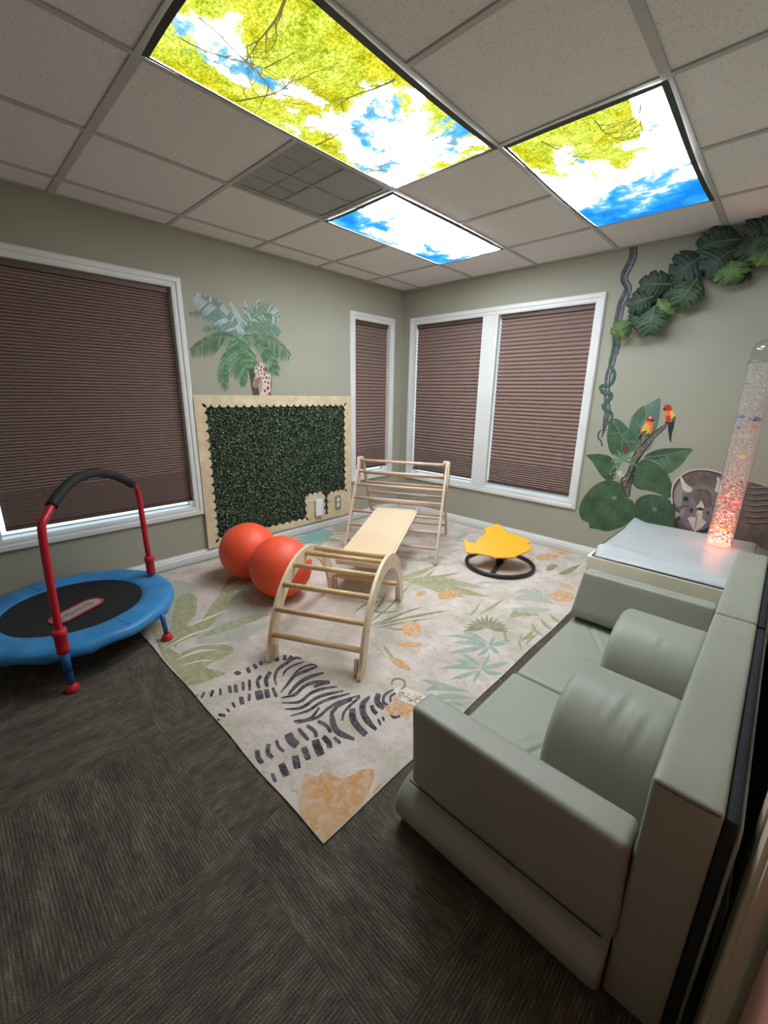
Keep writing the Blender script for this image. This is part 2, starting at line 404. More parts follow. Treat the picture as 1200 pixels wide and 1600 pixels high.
# door in the right wall, beside the camera
r = sroot('door_1', (XR, (DY0+DY1)/2, 0))
mb = MB()
mb.box((XR-0.018, DY1+0.012, 0), (XR, DY1+0.20, 2.16)); mb.box((XR-0.026, DY1+0.03, 0), (XR-0.018, DY1+0.08, 2.14)); mb.box((XR-0.024, DY1+0.13, 0), (XR-0.018, DY1+0.185, 2.15))
mb.box((XR-0.018, DY0-0.2, 0), (XR, DY0-0.012, 2.16)); mb.box((XR-0.018, DY0-0.012, 2.05), (XR, DY1+0.012, 2.16))
mb.build('door_casing', m_doortrim, r)
mb = MB(); mb.box((XR+0.01, DY0+0.005, 0.008), (XR+0.05, DY1-0.006, 2.045)); mb.build('door_panel', m_door, r)
mb = MB(); mb.box((XR+0.06, DY0-0.01, 0), (XR+0.07, DY1+0.01, 2.06)); mb.build('dark_gap_sheet', m_void, r)  # black sheet stands in for the shade in the gap round the door

# ------------------------------------------------------------------ ceiling lights with printed covers
def film_mat(name, mode):
    m = bpy.data.materials.new(name); m.use_nodes = True; n = N(m); n.t.nodes.remove(n.b)
    W = WHITE_PRINT
    v = n.coord()
    cl = n.noise(v, 4.0, 6, 0.62, 0.1)
    tc = n.add('ShaderNodeTexCoord'); sep = n.add('ShaderNodeSeparateXYZ'); n.link(tc.outputs['Object'], sep.inputs[0])
    x, y = sep.outputs[0], sep.outputs[1]
    # blue sky with white cloud
    if mode == 'cloud':
        edge = n.math('ADD', n.math('MULTIPLY', n.math('ABSOLUTE', n.math('ADD', y, 0.05)), 0.20), n.math('MULTIPLY', x, -0.45))
        q = n.math('SUBTRACT', cl, n.math('SUBTRACT', edge, 0.12))
    elif mode == 'leafcloud':
        q = n.math('SUBTRACT', cl, n.math('SUBTRACT', n.math('MULTIPLY', n.math('MAXIMUM', y, -0.1), 0.42), 0.07))
    else:
        q = n.math('ADD', cl, 0.055)
    sky = n.ramp(q, [(0.30, (0.01, 0.20, 0.75)), (0.40, (0.03, 0.34, 0.85)), (0.46, (0.15, 0.50, 0.85)), (0.50, (0.75, 0.85, 0.9))])
    hot = n.ramp(q, [(0.495, (0, 0, 0)), (0.56, (1, 1, 1))])
    emis = n.mix(hot, sky, (W*0.88, W*0.95, W*1.02, 1))
    if mode != 'cloud':
        f1 = n.noise(v, 3.0, 3, 0.55, 0.3); f2 = n.noise(v, 17, 4, 0.7); f3 = n.noise(v, 110, 3, 0.8)
        if mode == 'forest':
            s = n.math('ADD', n.math('MULTIPLY', n.math('ABSOLUTE', n.math('ADD', x, 0.03)), 0.55), n.math('MULTIPLY', n.math('SUBTRACT', 0.1, y), 0.20))
            s = n.math('ADD', s, n.math('MULTIPLY', n.math('MAXIMUM', n.math('SUBTRACT', y, 0.42), 0), 0.9))
            s = n.math('SUBTRACT', s, 0.045)
            thr = 0.545
        else:
            s = n.math('MULTIPLY', n.math('SUBTRACT', -0.16, y), 0.62); s = n.math('ADD', s, n.math('MULTIPLY', n.math('MAXIMUM', n.math('SUBTRACT', x, 0.17), 0), n.math('SUBTRACT', 1.6, n.math('MULTIPLY', n.math('ABSOLUTE', n.math('SUBTRACT', y, 0.32)), 7))))
            thr = 0.56
        k = n.math('ADD', n.math('ADD', n.math('MULTIPLY', f1, 0.75), n.math('MULTIPLY', f2, 0.25)), n.math('ADD', s, n.math('MULTIPLY', n.math('SUBTRACT', f3, 0.5), 0.14)))
        mask = n.ramp(k, [(thr-0.015, (0, 0, 0)), (thr+0.015, (1, 1, 1))])
        f4 = n.noise(v, 5, 2)
        leafc = n.ramp(n.math('ADD', n.math('MULTIPLY', f3, 0.6), n.math('MULTIPLY', f2, 0.4)), [(0.34, (0.16, 0.22, 0.01)), (0.44, (0.34, 0.44, 0.02)), (0.51, (0.60, 0.70, 0.05)), (0.59, (0.86, 0.90, 0.22)), (0.67, (0.95, 1.0, 0.6))])
        leafc = n.mix(n.ramp(f4, [(0.45, (0, 0, 0)), (0.62, (1, 1, 1))]), leafc, n.mix(0.75, leafc, (1.0, 0.78, 0.1, 1), 'MULTIPLY'))
        emis = n.mix(mask, emis, leafc)
    e = n.add('ShaderNodeEmission'); n.link(emis, e.inputs[0]); n.link(e.outputs[0], n.t.nodes['Material Output'].inputs[0])
    return m
m_dim_hem = newmat('dim_lit_cover_hem', lin(60, 66, 58), 0.5)  # dark colour stands in for print fabric edges that are lit less
def emit(name, c, k):
    m = bpy.data.materials.new(name); m.use_nodes = True; n = N(m); n.t.nodes.remove(n.b); e = n.add('ShaderNodeEmission'); e.inputs[0].default_value = c; e.inputs[1].default_value = k
    n.link(e.outputs[0], n.t.nodes['Material Output'].inputs[0]); return m
m_bough = emit('printed_bough_brown', (0.16, 0.15, 0.03, 1), 1.0); m_diff = emit('lit_white_diffuser', (0.94, 0.98, 1.0, 1), WHITE_PRINT)
m_troffer = newmat('white_troffer_metal', lin(225, 225, 225), 0.4)
def ceiling_light(bay, mode, label, matname):
    x0, x1, y0, y1 = bay; cx, cy = (x0+x1)/2, (y0+y1)/2
    t = thing('ceiling_light', label, 'ceiling light', (cx, cy, H), 'lit picture covers in the ceiling')
    mb = MB(); i = 0.012   # housing above the ceiling plane
    for lo, hi in (((x0+i, y0+i, H+0.10), (x1-i, y1-i, H+0.11)), ((x0+i, y0+i, H-0.002), (x0+i+0.006, y1-i, H+0.10)), ((x1-i-0.006, y0+i, H-0.002), (x1-i, y1-i, H+0.10)),
                   ((x0+i, y0+i, H-0.002), (x1-i, y0+i+0.006, H+0.10)), ((x0+i, y1-i-0.006, H-0.002), (x1-i, y1-i, H+0.10))): mb.box(lo, hi)
    mb.build('housing', m_troffer, t)
    # the cover: fabric print, its magnetic hem a little wavy
    nx, ny = 14, 28; rnd = random.Random(len(label)); ph = [rnd.uniform(0, 6) for _ in range(4)]
    def P(u, v):
        e = 0.002; ex = 0.013
        wv = 0.006*math.sin(5*v+ph[0])*math.exp(-8*min(u, 1-u)); wu = 0.006*math.sin(4*u+ph[1])*math.exp(-8*min(v, 1-v))
        return Vector((x0+ex+(x1-x0-ex-e)*u + wv, y0+e+(y1-y0-2*e)*v + wu, H-0.0105-0.020*(math.sin(PI*u)*math.sin(PI*v))**0.6 - 0.003*math.sin(9*u+7*v+ph[2])*math.sin(PI*u)*math.sin(PI*v)))
    mb = MB(); mb.smooth = True; b = 0.032; bv = b*(x1-x0)/(y1-y0)
    U = [b+(1-2*b)*k/nx for k in range(nx+1)]; V = [bv+(1-2*bv)*k/ny for k in range(ny+1)]
    I = [[mb.vert(P(u, v)) for v in V] for u in U]
    for a in range(nx):
        for c in range(ny): mb.face((I[a][c], I[a][c+1], I[a+1][c+1], I[a+1][c]))
    mats = [film_mat(matname, mode), m_bough]
    if mode != 'cloud':
        mb.m = 1; mb.smooth = False
        def Q(u, v): return P(min(0.94, max(0.06, u)), min(0.965, max(0.035, v)))-Vector((0, 0, 0.0012))
        def bough(u, v, an, L_, w0, depth):
            pts = [(u, v)]
            for k in range(6):
                an += rnd.uniform(-0.28, 0.28); u += math.cos(an)*L_/6; v += math.sin(an)*L_/6*0.5; pts.append((u, v))
            stroke2d(mb, pts, w0, lambda x, y: Q(x, y), 1, shape=lambda q: 1-0.85*q, k=3)
            if depth:
                for k in (1, 2, 3, 4, 5):
                    bough(pts[k][0], pts[k][1], an+rnd.choice((-1, 1))*rnd.uniform(0.5, 1.0), L_*rnd.uniform(0.35, 0.55), w0*0.5, depth-1)
        roots = [(0.06, 0.25, 0.3, 0.55), (0.05, 0.55, 0.1, 0.4), (0.10, 0.80, 0.4, 0.35), (0.93, 0.15, 2.7, 0.5), (0.93, 0.50, 3.4, 0.45), (0.15, 0.96, -1.2, 0.45), (0.5, 0.05, 1.5, 0.7), (0.9, 0.93, -2.4, 0.35), (0.3, 0.05, 1.2, 0.6)] if mode == 'forest' else [(0.25, 0.05, 1.3, 0.45), (0.6, 0.05, 1.6, 0.4), (0.85, 0.06, 2.0, 0.4)]
        for (u, v, an, L_) in roots: bough(u, v, an, L_, 0.009, 2)
    mb.build('printed_cover', mats, t)
    db = MB(); db.box((x0+0.014, y0+0.034, H-0.003), (x1-0.034, y1-0.034, H+0.002)); db.build('diffuser', m_diff, t)
    hb = MB()
    ring = lambda s: [P(s*b+(1-2*s*b)*a_, s*bv+(1-2*s*bv)*c_)-Vector((0, 0, 0.0015 if s else 0.0)) for a_, c_ in
                      [(k/20, 0) for k in range(20)]+[(1, k/30) for k in range(30)]+[(1-k/20, 1) for k in range(20)]+[(0, 1-k/30) for k in range(30)]]
    R1 = ring(1.0); R0 = ring(0.0); n_ = len(R1)
    ia = [hb.vert(p-Vector((0, 0, 0.001))) for p in R1]; ib = [hb.vert(p) for p in R0]; ic = [hb.vert(Vector((p.x, p.y, H-0.0))) for p in R0]
    for k in range(n_): hb.face((ia[k], ia[(k+1) % n_], ib[(k+1) % n_], ib[k]))
    hb.build('hem', m_dim_hem, t)
    return t
ceiling_light(bays[0], 'forest', 'lit ceiling cover printed with yellow-green treetops, largest and nearest', 'forest_print')
ceiling_light(bays[1], 'cloud', 'lit ceiling cover printed with only blue sky and white clouds, near the corner', 'cloud_print')
ceiling_light(bays[2], 'leafcloud', 'lit ceiling cover printed with leafy branches over blue sky, by the painted vine', 'leaf_and_cloud_print')

# air vent between the lights and the left wall
def perf_mat():
    m = newmat('perforated_metal', lin(140, 142, 134), 0.5); n = N(m); v = n.coord()
    vo = n.add('ShaderNodeTexVoronoi'); vo.inputs['Scale'].default_value = 130; vo.inputs['Randomness'].default_value = 0; n.link(v, vo.inputs['Vector'])
    n.base(n.ramp(vo.outputs['Distance'], [(0.28, lin(74, 76, 70)), (0.40, lin(172, 174, 166))])); return m
m_perf = perf_mat(); m_ventmetal = newmat('grey_vent_metal', lin(150, 150, 142), 0.5); m_plate = newmat('grey_blank_plate', lin(160, 162, 160), 0.5)
x0, x1, y0, y1 = vent; cx, cy = (x0+x1)/2, (y0+y1)/2
t = thing('air_vent', 'square perforated grey air return grille between the lights and the left wall', 'air vent', (cx, cy, H))
mb = MB(); e = 0.012
for lo, hi in (((x0+e, y0+e, H-0.004), (x0+e+0.03, y1-e, H+0.004)), ((x1-e-0.03, y0+e, H-0.004), (x1-e, y1-e, H+0.004)), ((x0+e+0.03, y0+e, H-0.004), (x1-e-0.03, y0+e+0.03, H+0.004)), ((x0+e+0.03, y1-e-0.03, H-0.004), (x1-e-0.03, y1-e, H+0.004)),
               ((cx-0.01, y0+0.042, H-0.003), (cx+0.01, y1-0.042, H+0.003)), ((x0+0.042, cy-0.01, H-0.0031), (x1-0.042, cy+0.01, H+0.003))): mb.box(lo, hi)
mb.build('frame', m_ventmetal, t)
for i, (a, b) in enumerate(((x0+0.04, cx-0.01), (cx+0.01, x1-0.04))):
    for j, (c, d) in enumerate(((y0+0.04, cy-0.01), (cy+0.01, y1-0.04))):
        mb = MB(); mb.box((a, c, H+0.001), (b, d, H+0.004)); g = mb.build('perforated_panel' if j == 0 else 'blank_panel', m_perf if j == 0 else m_plate, t)
        if j == 0:
            mb = MB(); mx, my = (a+b)/2, (c+d)/2
            mb.box((mx-0.003, c, H-0.001), (mx+0.003, d, H+0.001)); mb.box((a, my-0.003, H-0.0012), (b, my+0.003, H+0.001)); mb.build('divider', m_ventmetal, g)
mb = MB(); mb.box((x0, y0, H+0.03), (x1, y1, H+0.04)); mb.build('duct_back', m_void, t)

# ------------------------------------------------------------------ the jungle rug
RZ = 0.006
def rug_base():
    m = newmat('rug_ground', lin(206, 196, 186), 0.9, spec=0.15); n = N(m); v = n.coord()
    a = n.noise(v, 5, 4, 0.6); b = n.noise(v, 60, 4, 0.75)
    c = n.ramp(a, [(0.36, lin(214, 202, 194)), (0.5, lin(204, 190, 180)), (0.68, lin(182, 176, 158))])
    b2 = n.noise(v, 16, 6, 0.8)
    c = n.mix(n.ramp(b2, [(0.50, (0, 0, 0)), (0.66, (0.55, 0.55, 0.55))]), c, lin(176, 160, 148))
    c = n.mix(n.ramp(b, [(0.58, (0, 0, 0)), (0.68, (0.7, 0.7, 0.7))]), c, lin(146, 132, 122))
    n.base(c); n.bump(n.noise(v, 2.5, 3), 0.35, 0.02); return m
def rug_ink(name, c1, wear=0.45):
    m = newmat(name, c1, 0.9, spec=0.15); n = N(m); v = n.coord()
    b = n.noise(v, 34, 6, 0.8); g_ = n.noise(v, 7, 4, 0.6); w1 = n.ramp(b, [(0.44, (0, 0, 0)), (0.64, (min(1, wear*1.15),)*3)]); w2 = n.ramp(g_, [(0.45, (0, 0, 0)), (0.70, (wear*0.8,)*3)])
    n.base(n.mix(n.math('MAXIMUM', w1, w2), c1, lin(204, 192, 180))); return m
RM = [rug_base(), rug_ink('rug_zebra_ink', lin(50, 52, 64), 0.26), rug_ink('rug_sage_ink', lin(150, 152, 108), 0.5), rug_ink('rug_teal_ink', lin(142, 166, 152), 0.5),
      rug_ink('rug_ochre_ink', lin(204, 150, 92), 0.75), rug_ink('rug_deep_green_ink', lin(124, 132, 92), 0.4), rug_ink('rug_brown_ink', lin(140, 112, 88), 0.4),
      rug_ink('rug_grey_green_ink', lin(168, 172, 158), 0.5), newmat('rug_hem', lin(150, 146, 132), 0.9), rug_ink('rug_aqua_ink', lin(120, 168, 164), 0.4), rug_ink('rug_pale_ink', lin(222, 212, 198), 0.2)]
RX0, RX1, RY0, RY1 = 0.045, 2.465, -3.098, -0.03
rug = MB()
def redge(t, k): return 0.004*math.sin(9*t+k)*math.sin(3.1*t)
out = []
for k in range(40): u = k/40; out.append((RX0+(RX1-RX0)*u, RY0+redge(u*3, 1)))
for k in range(40): u = k/40; out.append((RX1+redge(u*3, 2), RY0+(RY1-RY0)*u))
for k in range(40): u = k/40; out.append((RX1-(RX1-RX0)*u, RY1))
for k in range(40): u = k/40; out.append((RX0, RY1-(RY1-RY0)*u))
a = [rug.vert((x, y, 0.0005)) for x, y in out]; b = [rug.vert((x, y, RZ)) for x, y in out]
rug.face(b); rug.m = 8
for k in range(len(out)): k2 = (k+1) % len(out); rug.face((a[k], a[k2], b[k2], b[k]))
rug.m = 0
layer = [RZ+0.0001]; LIFT[0] = 0.0
def rp(px, py, z):
    z += LIFT[0]; p = on(px, py, 2, z); return Vector((min(max(p.x, RX0+0.004), RX1-0.004), min(max(p.y, RY0+0.004), RY1-0.004), z))
leafshape = lambda t: max(0.04, math.sin(PI*min(1, t*1.02))**0.8)
def cropmap(ox, oy, sc, z): return lambda x, y: rp(ox+x/sc, oy+y/sc, z)
# zebra (traced coordinates of its stripes as printed on the rug)
Zs = [([(282,243),(293,268)],15),([(311,228),(325,248)],14),([(338,214),(350,232)],14),([(376,204),(386,222)],10),([(415,190),(421,215)],16),([(452,185),(455,210)],15),([(487,190),(470,215)],16),
 ([(415,325),(408,290),(420,255),(450,230),(500,200),(530,202)],13),([(445,285),(455,260),(490,235),(545,215)],9),([(435,357),(470,315),(500,280),(560,255),(602,238)],14),([(480,290),(520,252),(570,230),(600,234)],9),
 ([(470,366),(510,322),(560,290),(632,266)],17),([(438,382),(500,366),(540,330),(590,310),(655,306)],15),([(585,332),(620,318),(660,310)],13),([(440,405),(520,400),(570,362),(620,342),(692,330)],13),
 ([(453,433),(530,427),(590,387),(640,367),(722,350)],14),([(478,465),(560,440),(620,402),(680,380),(752,362)],13),([(495,490),(570,475),(612,426)],10),([(508,500),(600,472),(650,432),(700,402),(797,370)],13),
 ([(667,440),(675,500),(700,540),(772,572)],26),([(668,452),(700,415),(762,388)],14),([(716,487),(730,440),(797,377)],10),([(762,430),(770,490),(825,552)],26),([(842,375),(812,410),(812,450),(835,490),(872,528)],27),
 ([(850,415),(860,440),(875,455)],16),([(883,362),(876,400),(908,430)],22),([(952,342),(912,368),(905,400),(925,415)],12),([(965,358),(938,375),(938,402)],8),([(880,478),(892,508)],9),([(900,468),(908,487)],9),([(930,445),(952,470),(982,465)],11),([(1010,440),(1040,430)],8),
 ([(605,488),(645,510),(665,540)],15),([(555,508),(590,535),(598,562)],15),([(515,522),(535,545),(562,575)],15),([(468,545),(482,575),(512,600)],34),([(415,575),(425,605),(450,628)],13),([(380,592),(376,632),(398,657)],18),([(328,620),(332,655),(352,682)],20),
 ([(678,562),(708,590)],14),([(628,558),(655,588),(658,612)],22),([(592,572),(604,608),(622,645)],32),([(540,606),(562,665)],24),([(500,645),(512,705)],28),([(437,682),(462,740)],28),([(395,727),(412,767)],14),
 ([(388,262),(368,298),(374,332)],16),([(345,280),(328,308),(337,338)],13),([(292,298),(293,348)],11),([(262,308),(264,348)],11),([(227,320),(232,358)],15),([(200,326),(205,360)],14),([(158,338),(160,370)],10),([(126,346),(115,376)],11),([(86,356),(72,382)],10),([(50,368),(53,376)],7),
 ([(398,335),(415,378)],12),([(368,342),(377,382)],20),([(332,348),(342,390)],30),([(292,362),(290,397)],12),([(252,376),(260,412)],18),([(213,402),(226,426)],10),([(188,432),(202,446)],9),([(150,458),(182,464)],12),([(144,478),(156,484)],8)]
def nxt(): layer[0] += 0.00001; return layer[0]
z = nxt(); zc = cropmap(290, 960, 2.927, z)
for pts, w_ in Zs: stroke2d(rug, pts, w_*(1.25 if len(pts) < 4 else 1.12), zc, 1, (0.85, 0.85) if len(pts) < 4 else (0.35, 0.5))
fill2d(rug, [(218,268),(237,258),(256,268),(238,279)], zc, 1)
# orange patch and small cat by the zebra's head
fill2d(rug, [(545,725),(600,742),(640,715),(700,748),(760,735),(800,712),(860,710),(852,780),(800,870),(740,940),(625,1035),(545,965),(515,880),(530,800)], zc, 4)
stroke2d(rug, [(925,748),(880,790),(850,830)], 14, zc, 4)
z = nxt(); zc = cropmap(290, 960, 2.927, z)
fill2d(rug, [(950,345),(985,330),(1040,345),(1100,375),(1140,380),(1130,400),(1060,415),(1000,410)], zc, 10)
fill2d(rug, [(905,425),(950,405),(958,375),(985,395),(1045,415),(1050,435),(1025,450),(1020,485),(985,462),(940,462)], zc, 4)
z = nxt(); zc = cropmap(290, 960, 2.927, z)
stroke2d(rug, [(940,322),(950,300),(975,294),(1000,305),(1002,328),(985,342)], 10, zc, 6, (1, 1))
for i in range(60):
    x = 968+random.random()*150; y = 345+(x-968)*0.25+random.random()*38
    stroke2d(rug, [(x, y), (x+7, y+7)], 4, zc, 6, (1, 1), 2)
# foliage printed on the rug
c1 = lambda z: cropmap(220, 840, 1.714, z)
z = nxt(); p = c1(z)
fill2d(rug, [(62,325),(100,312),(160,290),(238,288),(240,312),(175,345),(226,362),(200,376),(132,397),(98,372)], p, 2)
for pts, w_ in [([(60,300),(110,262),(190,232),(300,210)],34),([(90,292),(112,230),(140,190),(122,160)],26),([(75,300),(86,235),(120,180)],16),([(150,245),(200,190),(235,150),(275,125)],30),([(190,225),(260,195),(345,182)],24),
                ([(40,275),(60,240),(90,228)],26),([(150,270),(250,250),(330,240)],20),([(60,80),(130,68),(215,52)],13),([(210,150),(250,110),(285,104)],16)]: stroke2d(rug, pts, w_, p, 2, shape=leafshape)
z = nxt(); p = c1(z)
fill2d(rug, [(30,150),(60,120),(110,115),(150,140),(120,190),(95,240),(60,290),(40,230)], p, 7)
fill2d(rug, [(22,232),(48,228),(72,290),(120,322),(150,345),(120,380),(95,368),(60,320)], p, 2)
fill2d(rug, [(95,165),(120,150),(150,160),(140,210),(112,240),(88,285),(78,250)], p, 2)
fill2d(rug, [(150,250),(215,180),(290,118),(330,130),(300,175),(345,190),(300,215),(220,235),(160,262)], p, 7)
fill2d(rug, [(165,262),(250,240),(340,232),(300,262),(220,280),(150,285)], p, 7)
for pts, w_ in [([(145,262),(200,205),(285,128)],26),([(160,265),(250,232),(345,205)],22),([(88,300),(110,235),(125,170)],18)]: stroke2d(rug, pts, w_, p, 2, shape=leafshape)
z = nxt(); p = c1(z)
for pts, w_ in [([(60,300),(130,262),(200,240)],5),([(90,330),(150,305),(205,300)],6),([(100,345),(160,330),(200,330)],4),([(120,240),(180,215),(240,190)],4)]: stroke2d(rug, pts, w_, p, 10, shape=leafshape)
z = nxt(); p = c1(z)
G = [([(690,110),(740,96),(800,72)],12,2),([(700,112),(780,108),(860,92)],10,2),([(700,112),(780,125),(850,142),(932,158)],24,2),([(720,112),(800,140),(872,162)],14,2),([(760,108),(820,116),(925,136)],16,2),([(755,128),(762,110),(790,82)],9,2),([(590,190),(650,200),(700,196)],6,5),
     ([(600,238),(660,190),(700,150),(730,112)],6,5),([(610,236),(660,220),(720,196),(760,185)],6,5),([(610,240),(700,218),(765,205),(830,194)],7,5),([(620,244),(700,228),(790,214)],5,5),([(640,236),(690,246),(760,240)],4,5),([(600,228),(640,180),(660,140)],5,5),([(560,210),(600,180),(650,168)],5,5),
     ([(880,210),(895,195),(910,172)],8,2),([(905,205),(935,190),(975,162)],9,2),([(650,288),(665,310),(680,325)],10,2),
     ([(985,215),(1020,198),(1068,208)],24,2),([(820,310),(880,300),(930,290)],14,3),([(835,280),(890,282),(930,290)],12,3),([(818,262),(880,268),(930,288)],10,3),([(860,250),(895,262),(935,285)],9,3),([(990,275),(965,282),(930,290)],14,3),([(900,318),(920,305),(935,292)],12,3),([(960,312),(945,300),(932,290)],12,3),([(950,262),(942,275),(932,288)],10,3),
     ([(800,350),(860,345),(905,352)],12,3),([(840,325),(870,335),(908,350)],11,3),([(860,310),(885,325),(912,346)],10,3),([(985,335),(950,342),(910,352)],13,3),([(970,365),(940,362),(912,354)],12,3),([(890,388),(900,370),(912,356)],11,3),([(935,312),(925,330),(912,350)],10,3),([(830,380),(870,368),(908,356)],11,3),
     ([(760,410),(800,400),(880,412)],14,3),([(770,430),(830,425),(890,430)],14,3),([(750,380),(790,390),(850,405)],12,3),([(780,450),(830,445),(870,450)],12,3),
     ([(980,245),(975,262),(985,285)],8,2),([(1010,280),(1040,262),(1062,232)],10,2),([(1030,290),(1045,270),(1072,252)],9,2),([(1048,228),(1056,248),(1085,268)],9,2),([(1070,218),(1085,235),(1105,250)],9,2),([(1095,205),(1108,218),(1128,232)],9,2),([(1020,300),(1014,280),(1022,258)],8,2),
     ([(1000,165),(1050,158),(1110,178)],22,7),([(990,190),(1050,195),(1100,192)],16,7),([(1045,135),(1065,150),(1085,180)],18,7),([(1000,150),(1025,142),(1060,150)],12,7),
     ([(1118,98),(1145,90),(1178,72)],14,5),([(1085,88),(1098,80),(1118,74)],16,5),
     ([(745,60),(790,52),(830,60)],9,7),([(760,72),(790,70),(830,76)],7,7),([(880,130),(920,120),(960,122)],6,7),([(660,330),(640,300),(600,270)],4,7)]
for pts, w_, m_ in G: stroke2d(rug, pts, w_, p, m_, shape=leafshape)
for k in range(13):
    a_ = PI*1.02*k/12; stroke2d(rug, [(925, 242), (925-62*math.cos(a_), 240-33*math.sin(a_)+abs(math.cos(a_))*10)], 9, p, 5, shape=leafshape)
for pts in ([(652,648),(690,640)],): pass
z = nxt(); p = c1(z)
for pts in ([(698,238),(715,224),(742,228),(752,248),(735,264),(708,258)], [(680,278),(715,278),(755,284),(740,293),(700,290)], [(664,318),(690,325),(715,342),(722,356),(700,350),(678,338)],
            [(792,152),(820,140),(855,146),(840,160),(805,166)], [(735,150),(755,142),(765,148),(745,160)], [(1055,50),(1085,42),(1120,48),(1105,58),(1070,62)], [(1088,28),(1120,34),(1150,40),(1120,46)], [(1085,150),(1120,145),(1160,152),(1150,170),(1110,168)], [(1020,60),(1040,52),(1055,60),(1040,68)],
            [(1120,120),(1150,128),(1158,138),(1130,136)]): fill2d(rug, pts, p, 4)
# aqua palm behind the balls, and other prints along the wall
z = nxt(); p3 = cropmap(320, 700, 3.0, z)
for dx, dy in ((-190,30),(-200,48),(-185,66),(-170,82),(-205,14),(-160,-2),(-130,96),(-110,-8)): stroke2d(rug, [(605,392),(605+dx*0.5,392+dy*0.6),(605+dx,392+dy)], 13, p3, 9, shape=leafshape)
for pts, w_ in [([(590,375),(640,370),(700,350)],24),([(600,390),(660,382),(690,384)],16),([(530,440),(590,430),(650,440)],12),([(520,425),(560,410),(640,402)],6)]: stroke2d(rug, pts, w_, p3, 2, shape=leafshape)
for pts, w_ in [([(770,440),(800,425),(860,430)],5),([(1000,470),(1060,455),(1110,420)],6),([(1010,480),(1080,470),(1150,452)],6),([(1050,430),(1065,445),(1060,470)],7),([(700,400),(740,420),(760,450)],6),([(1130,500),(1180,480),(1230,478)],7),([(990,500),(1040,530),(1080,560)],6)]: stroke2d(rug, pts, w_, p3, 7, shape=leafshape)
z = nxt(); p4 = cropmap(680, 780, 4.615, z)
for pts, w_ in [([(135,310),(190,270),(280,235)],16),([(120,290),(200,255),(240,215)],9),([(150,300),(230,300),(300,290)],12),([(170,240),(200,225),(225,200)],7),([(0,345),(60,350),(110,330)],5),([(20,310),(60,340),(95,380)],5),([(50,300),(100,290),(140,300)],4)]: stroke2d(rug, pts, w_, p4, 3 if w_ > 8 else 7, shape=leafshape)
ro = rug.build('jungle_rug', RM)
tag(ro, 'pale rug printed with a zebra, palm leaves and orange patches under the play gear', 'rug')

# ------------------------------------------------------------------ climbing set (arch, ramp, triangle) on one axis
TH = 0.488; WV = Vector((math.cos(TH), math.sin(TH), 0)); DV = Vector((-math.sin(TH), math.cos(TH), 0))
AC = Vector((1.569, -2.229, RZ+0.003)); TC = Vector((0.875, -0.945, RZ+0.003))
Z_ = Vector((0, 0, 1))
t = thing('climbing_arch', 'wooden arch climber with round rungs standing on the zebra end of the rug', 'climbing arch', AC)
def arch_pt(ang, a_, b_): return (a_*math.cos(ang), b_*math.sin(ang))
for s in (-1, 1):
    mb = MB(); P0 = AC + WV*(s*0.245)
    outl = []
    for k in range(41):
        an = PI*k/40; d, z = arch_pt(an, 0.425, 0.455)
        ex = 0.012*abs(math.cos(an))**6; outl.append((d*(1+ex), z+0.0))
    inner = []
    for k in range(41):
        an = PI*(1-k/40); d, z = arch_pt(an, 0.352, 0.372); inner.append((d, z))
    # feet: pads that stick out a little at the floor
    o2 = [(0.452, 0.0), (0.455, 0.022), (0.44, 0.04)] + [q for q in outl if q[1] > 0.045] + [(-0.44, 0.04), (-0.455, 0.022), (-0.452, 0.0), (-0.375, 0.0), (-0.358, 0.03)] + [q for q in inner if q[1] > 0.035] + [(0.358, 0.03), (0.375, 0.0)]
    half = WV*(s*0.009)
    pts = [P0-half+DV*d+Z_*z for d, z in o2]
    mb.prism(pts, WV*(s*0.018)); pn = mb.build('side_panel', m_wood, t, recalc=True)
    for k in range(9):
        an = math.radians(9+20.25*k); d, z = arch_pt(an, 0.388, 0.413); c = P0+half+DV*d+Z_*z
        mb = MB(); mb.tube([c, c+WV*(s*0.0012)], 0.0045, 8); mb.build('screw', m_edge, pn)
    # pair of small pegs at each foot
    for e in (-1, 1):
        mb = MB(); c = P0+DV*(e*0.408); mb.prism([c-half*2.2+DV*(-0.016*e)+Z_*0.012, c-half*2.2+DV*(0.02*e)+Z_*0.012, c-half*2.2+DV*(0.008*e)+Z_*0.085, c-half*2.2+DV*(-0.012*e)+Z_*0.08], -WV*(s*0.016)); mb.build('foot_block', m_wood, t, recalc=True)
rungs = [(-0.398, 0.130), (-0.348, 0.247), (-0.262, 0.345), (-0.138, 0.405), (0.005, 0.424), (0.135, 0.406), (0.262, 0.345), (0.405, 0.11)]
for d, z in rungs:
    mb = MB(); mb.tube([AC+WV*-0.238+DV*d+Z_*z, AC+WV*0.238+DV*d+Z_*z], 0.0145, 14); mb.build('rung', m_dowel, t)

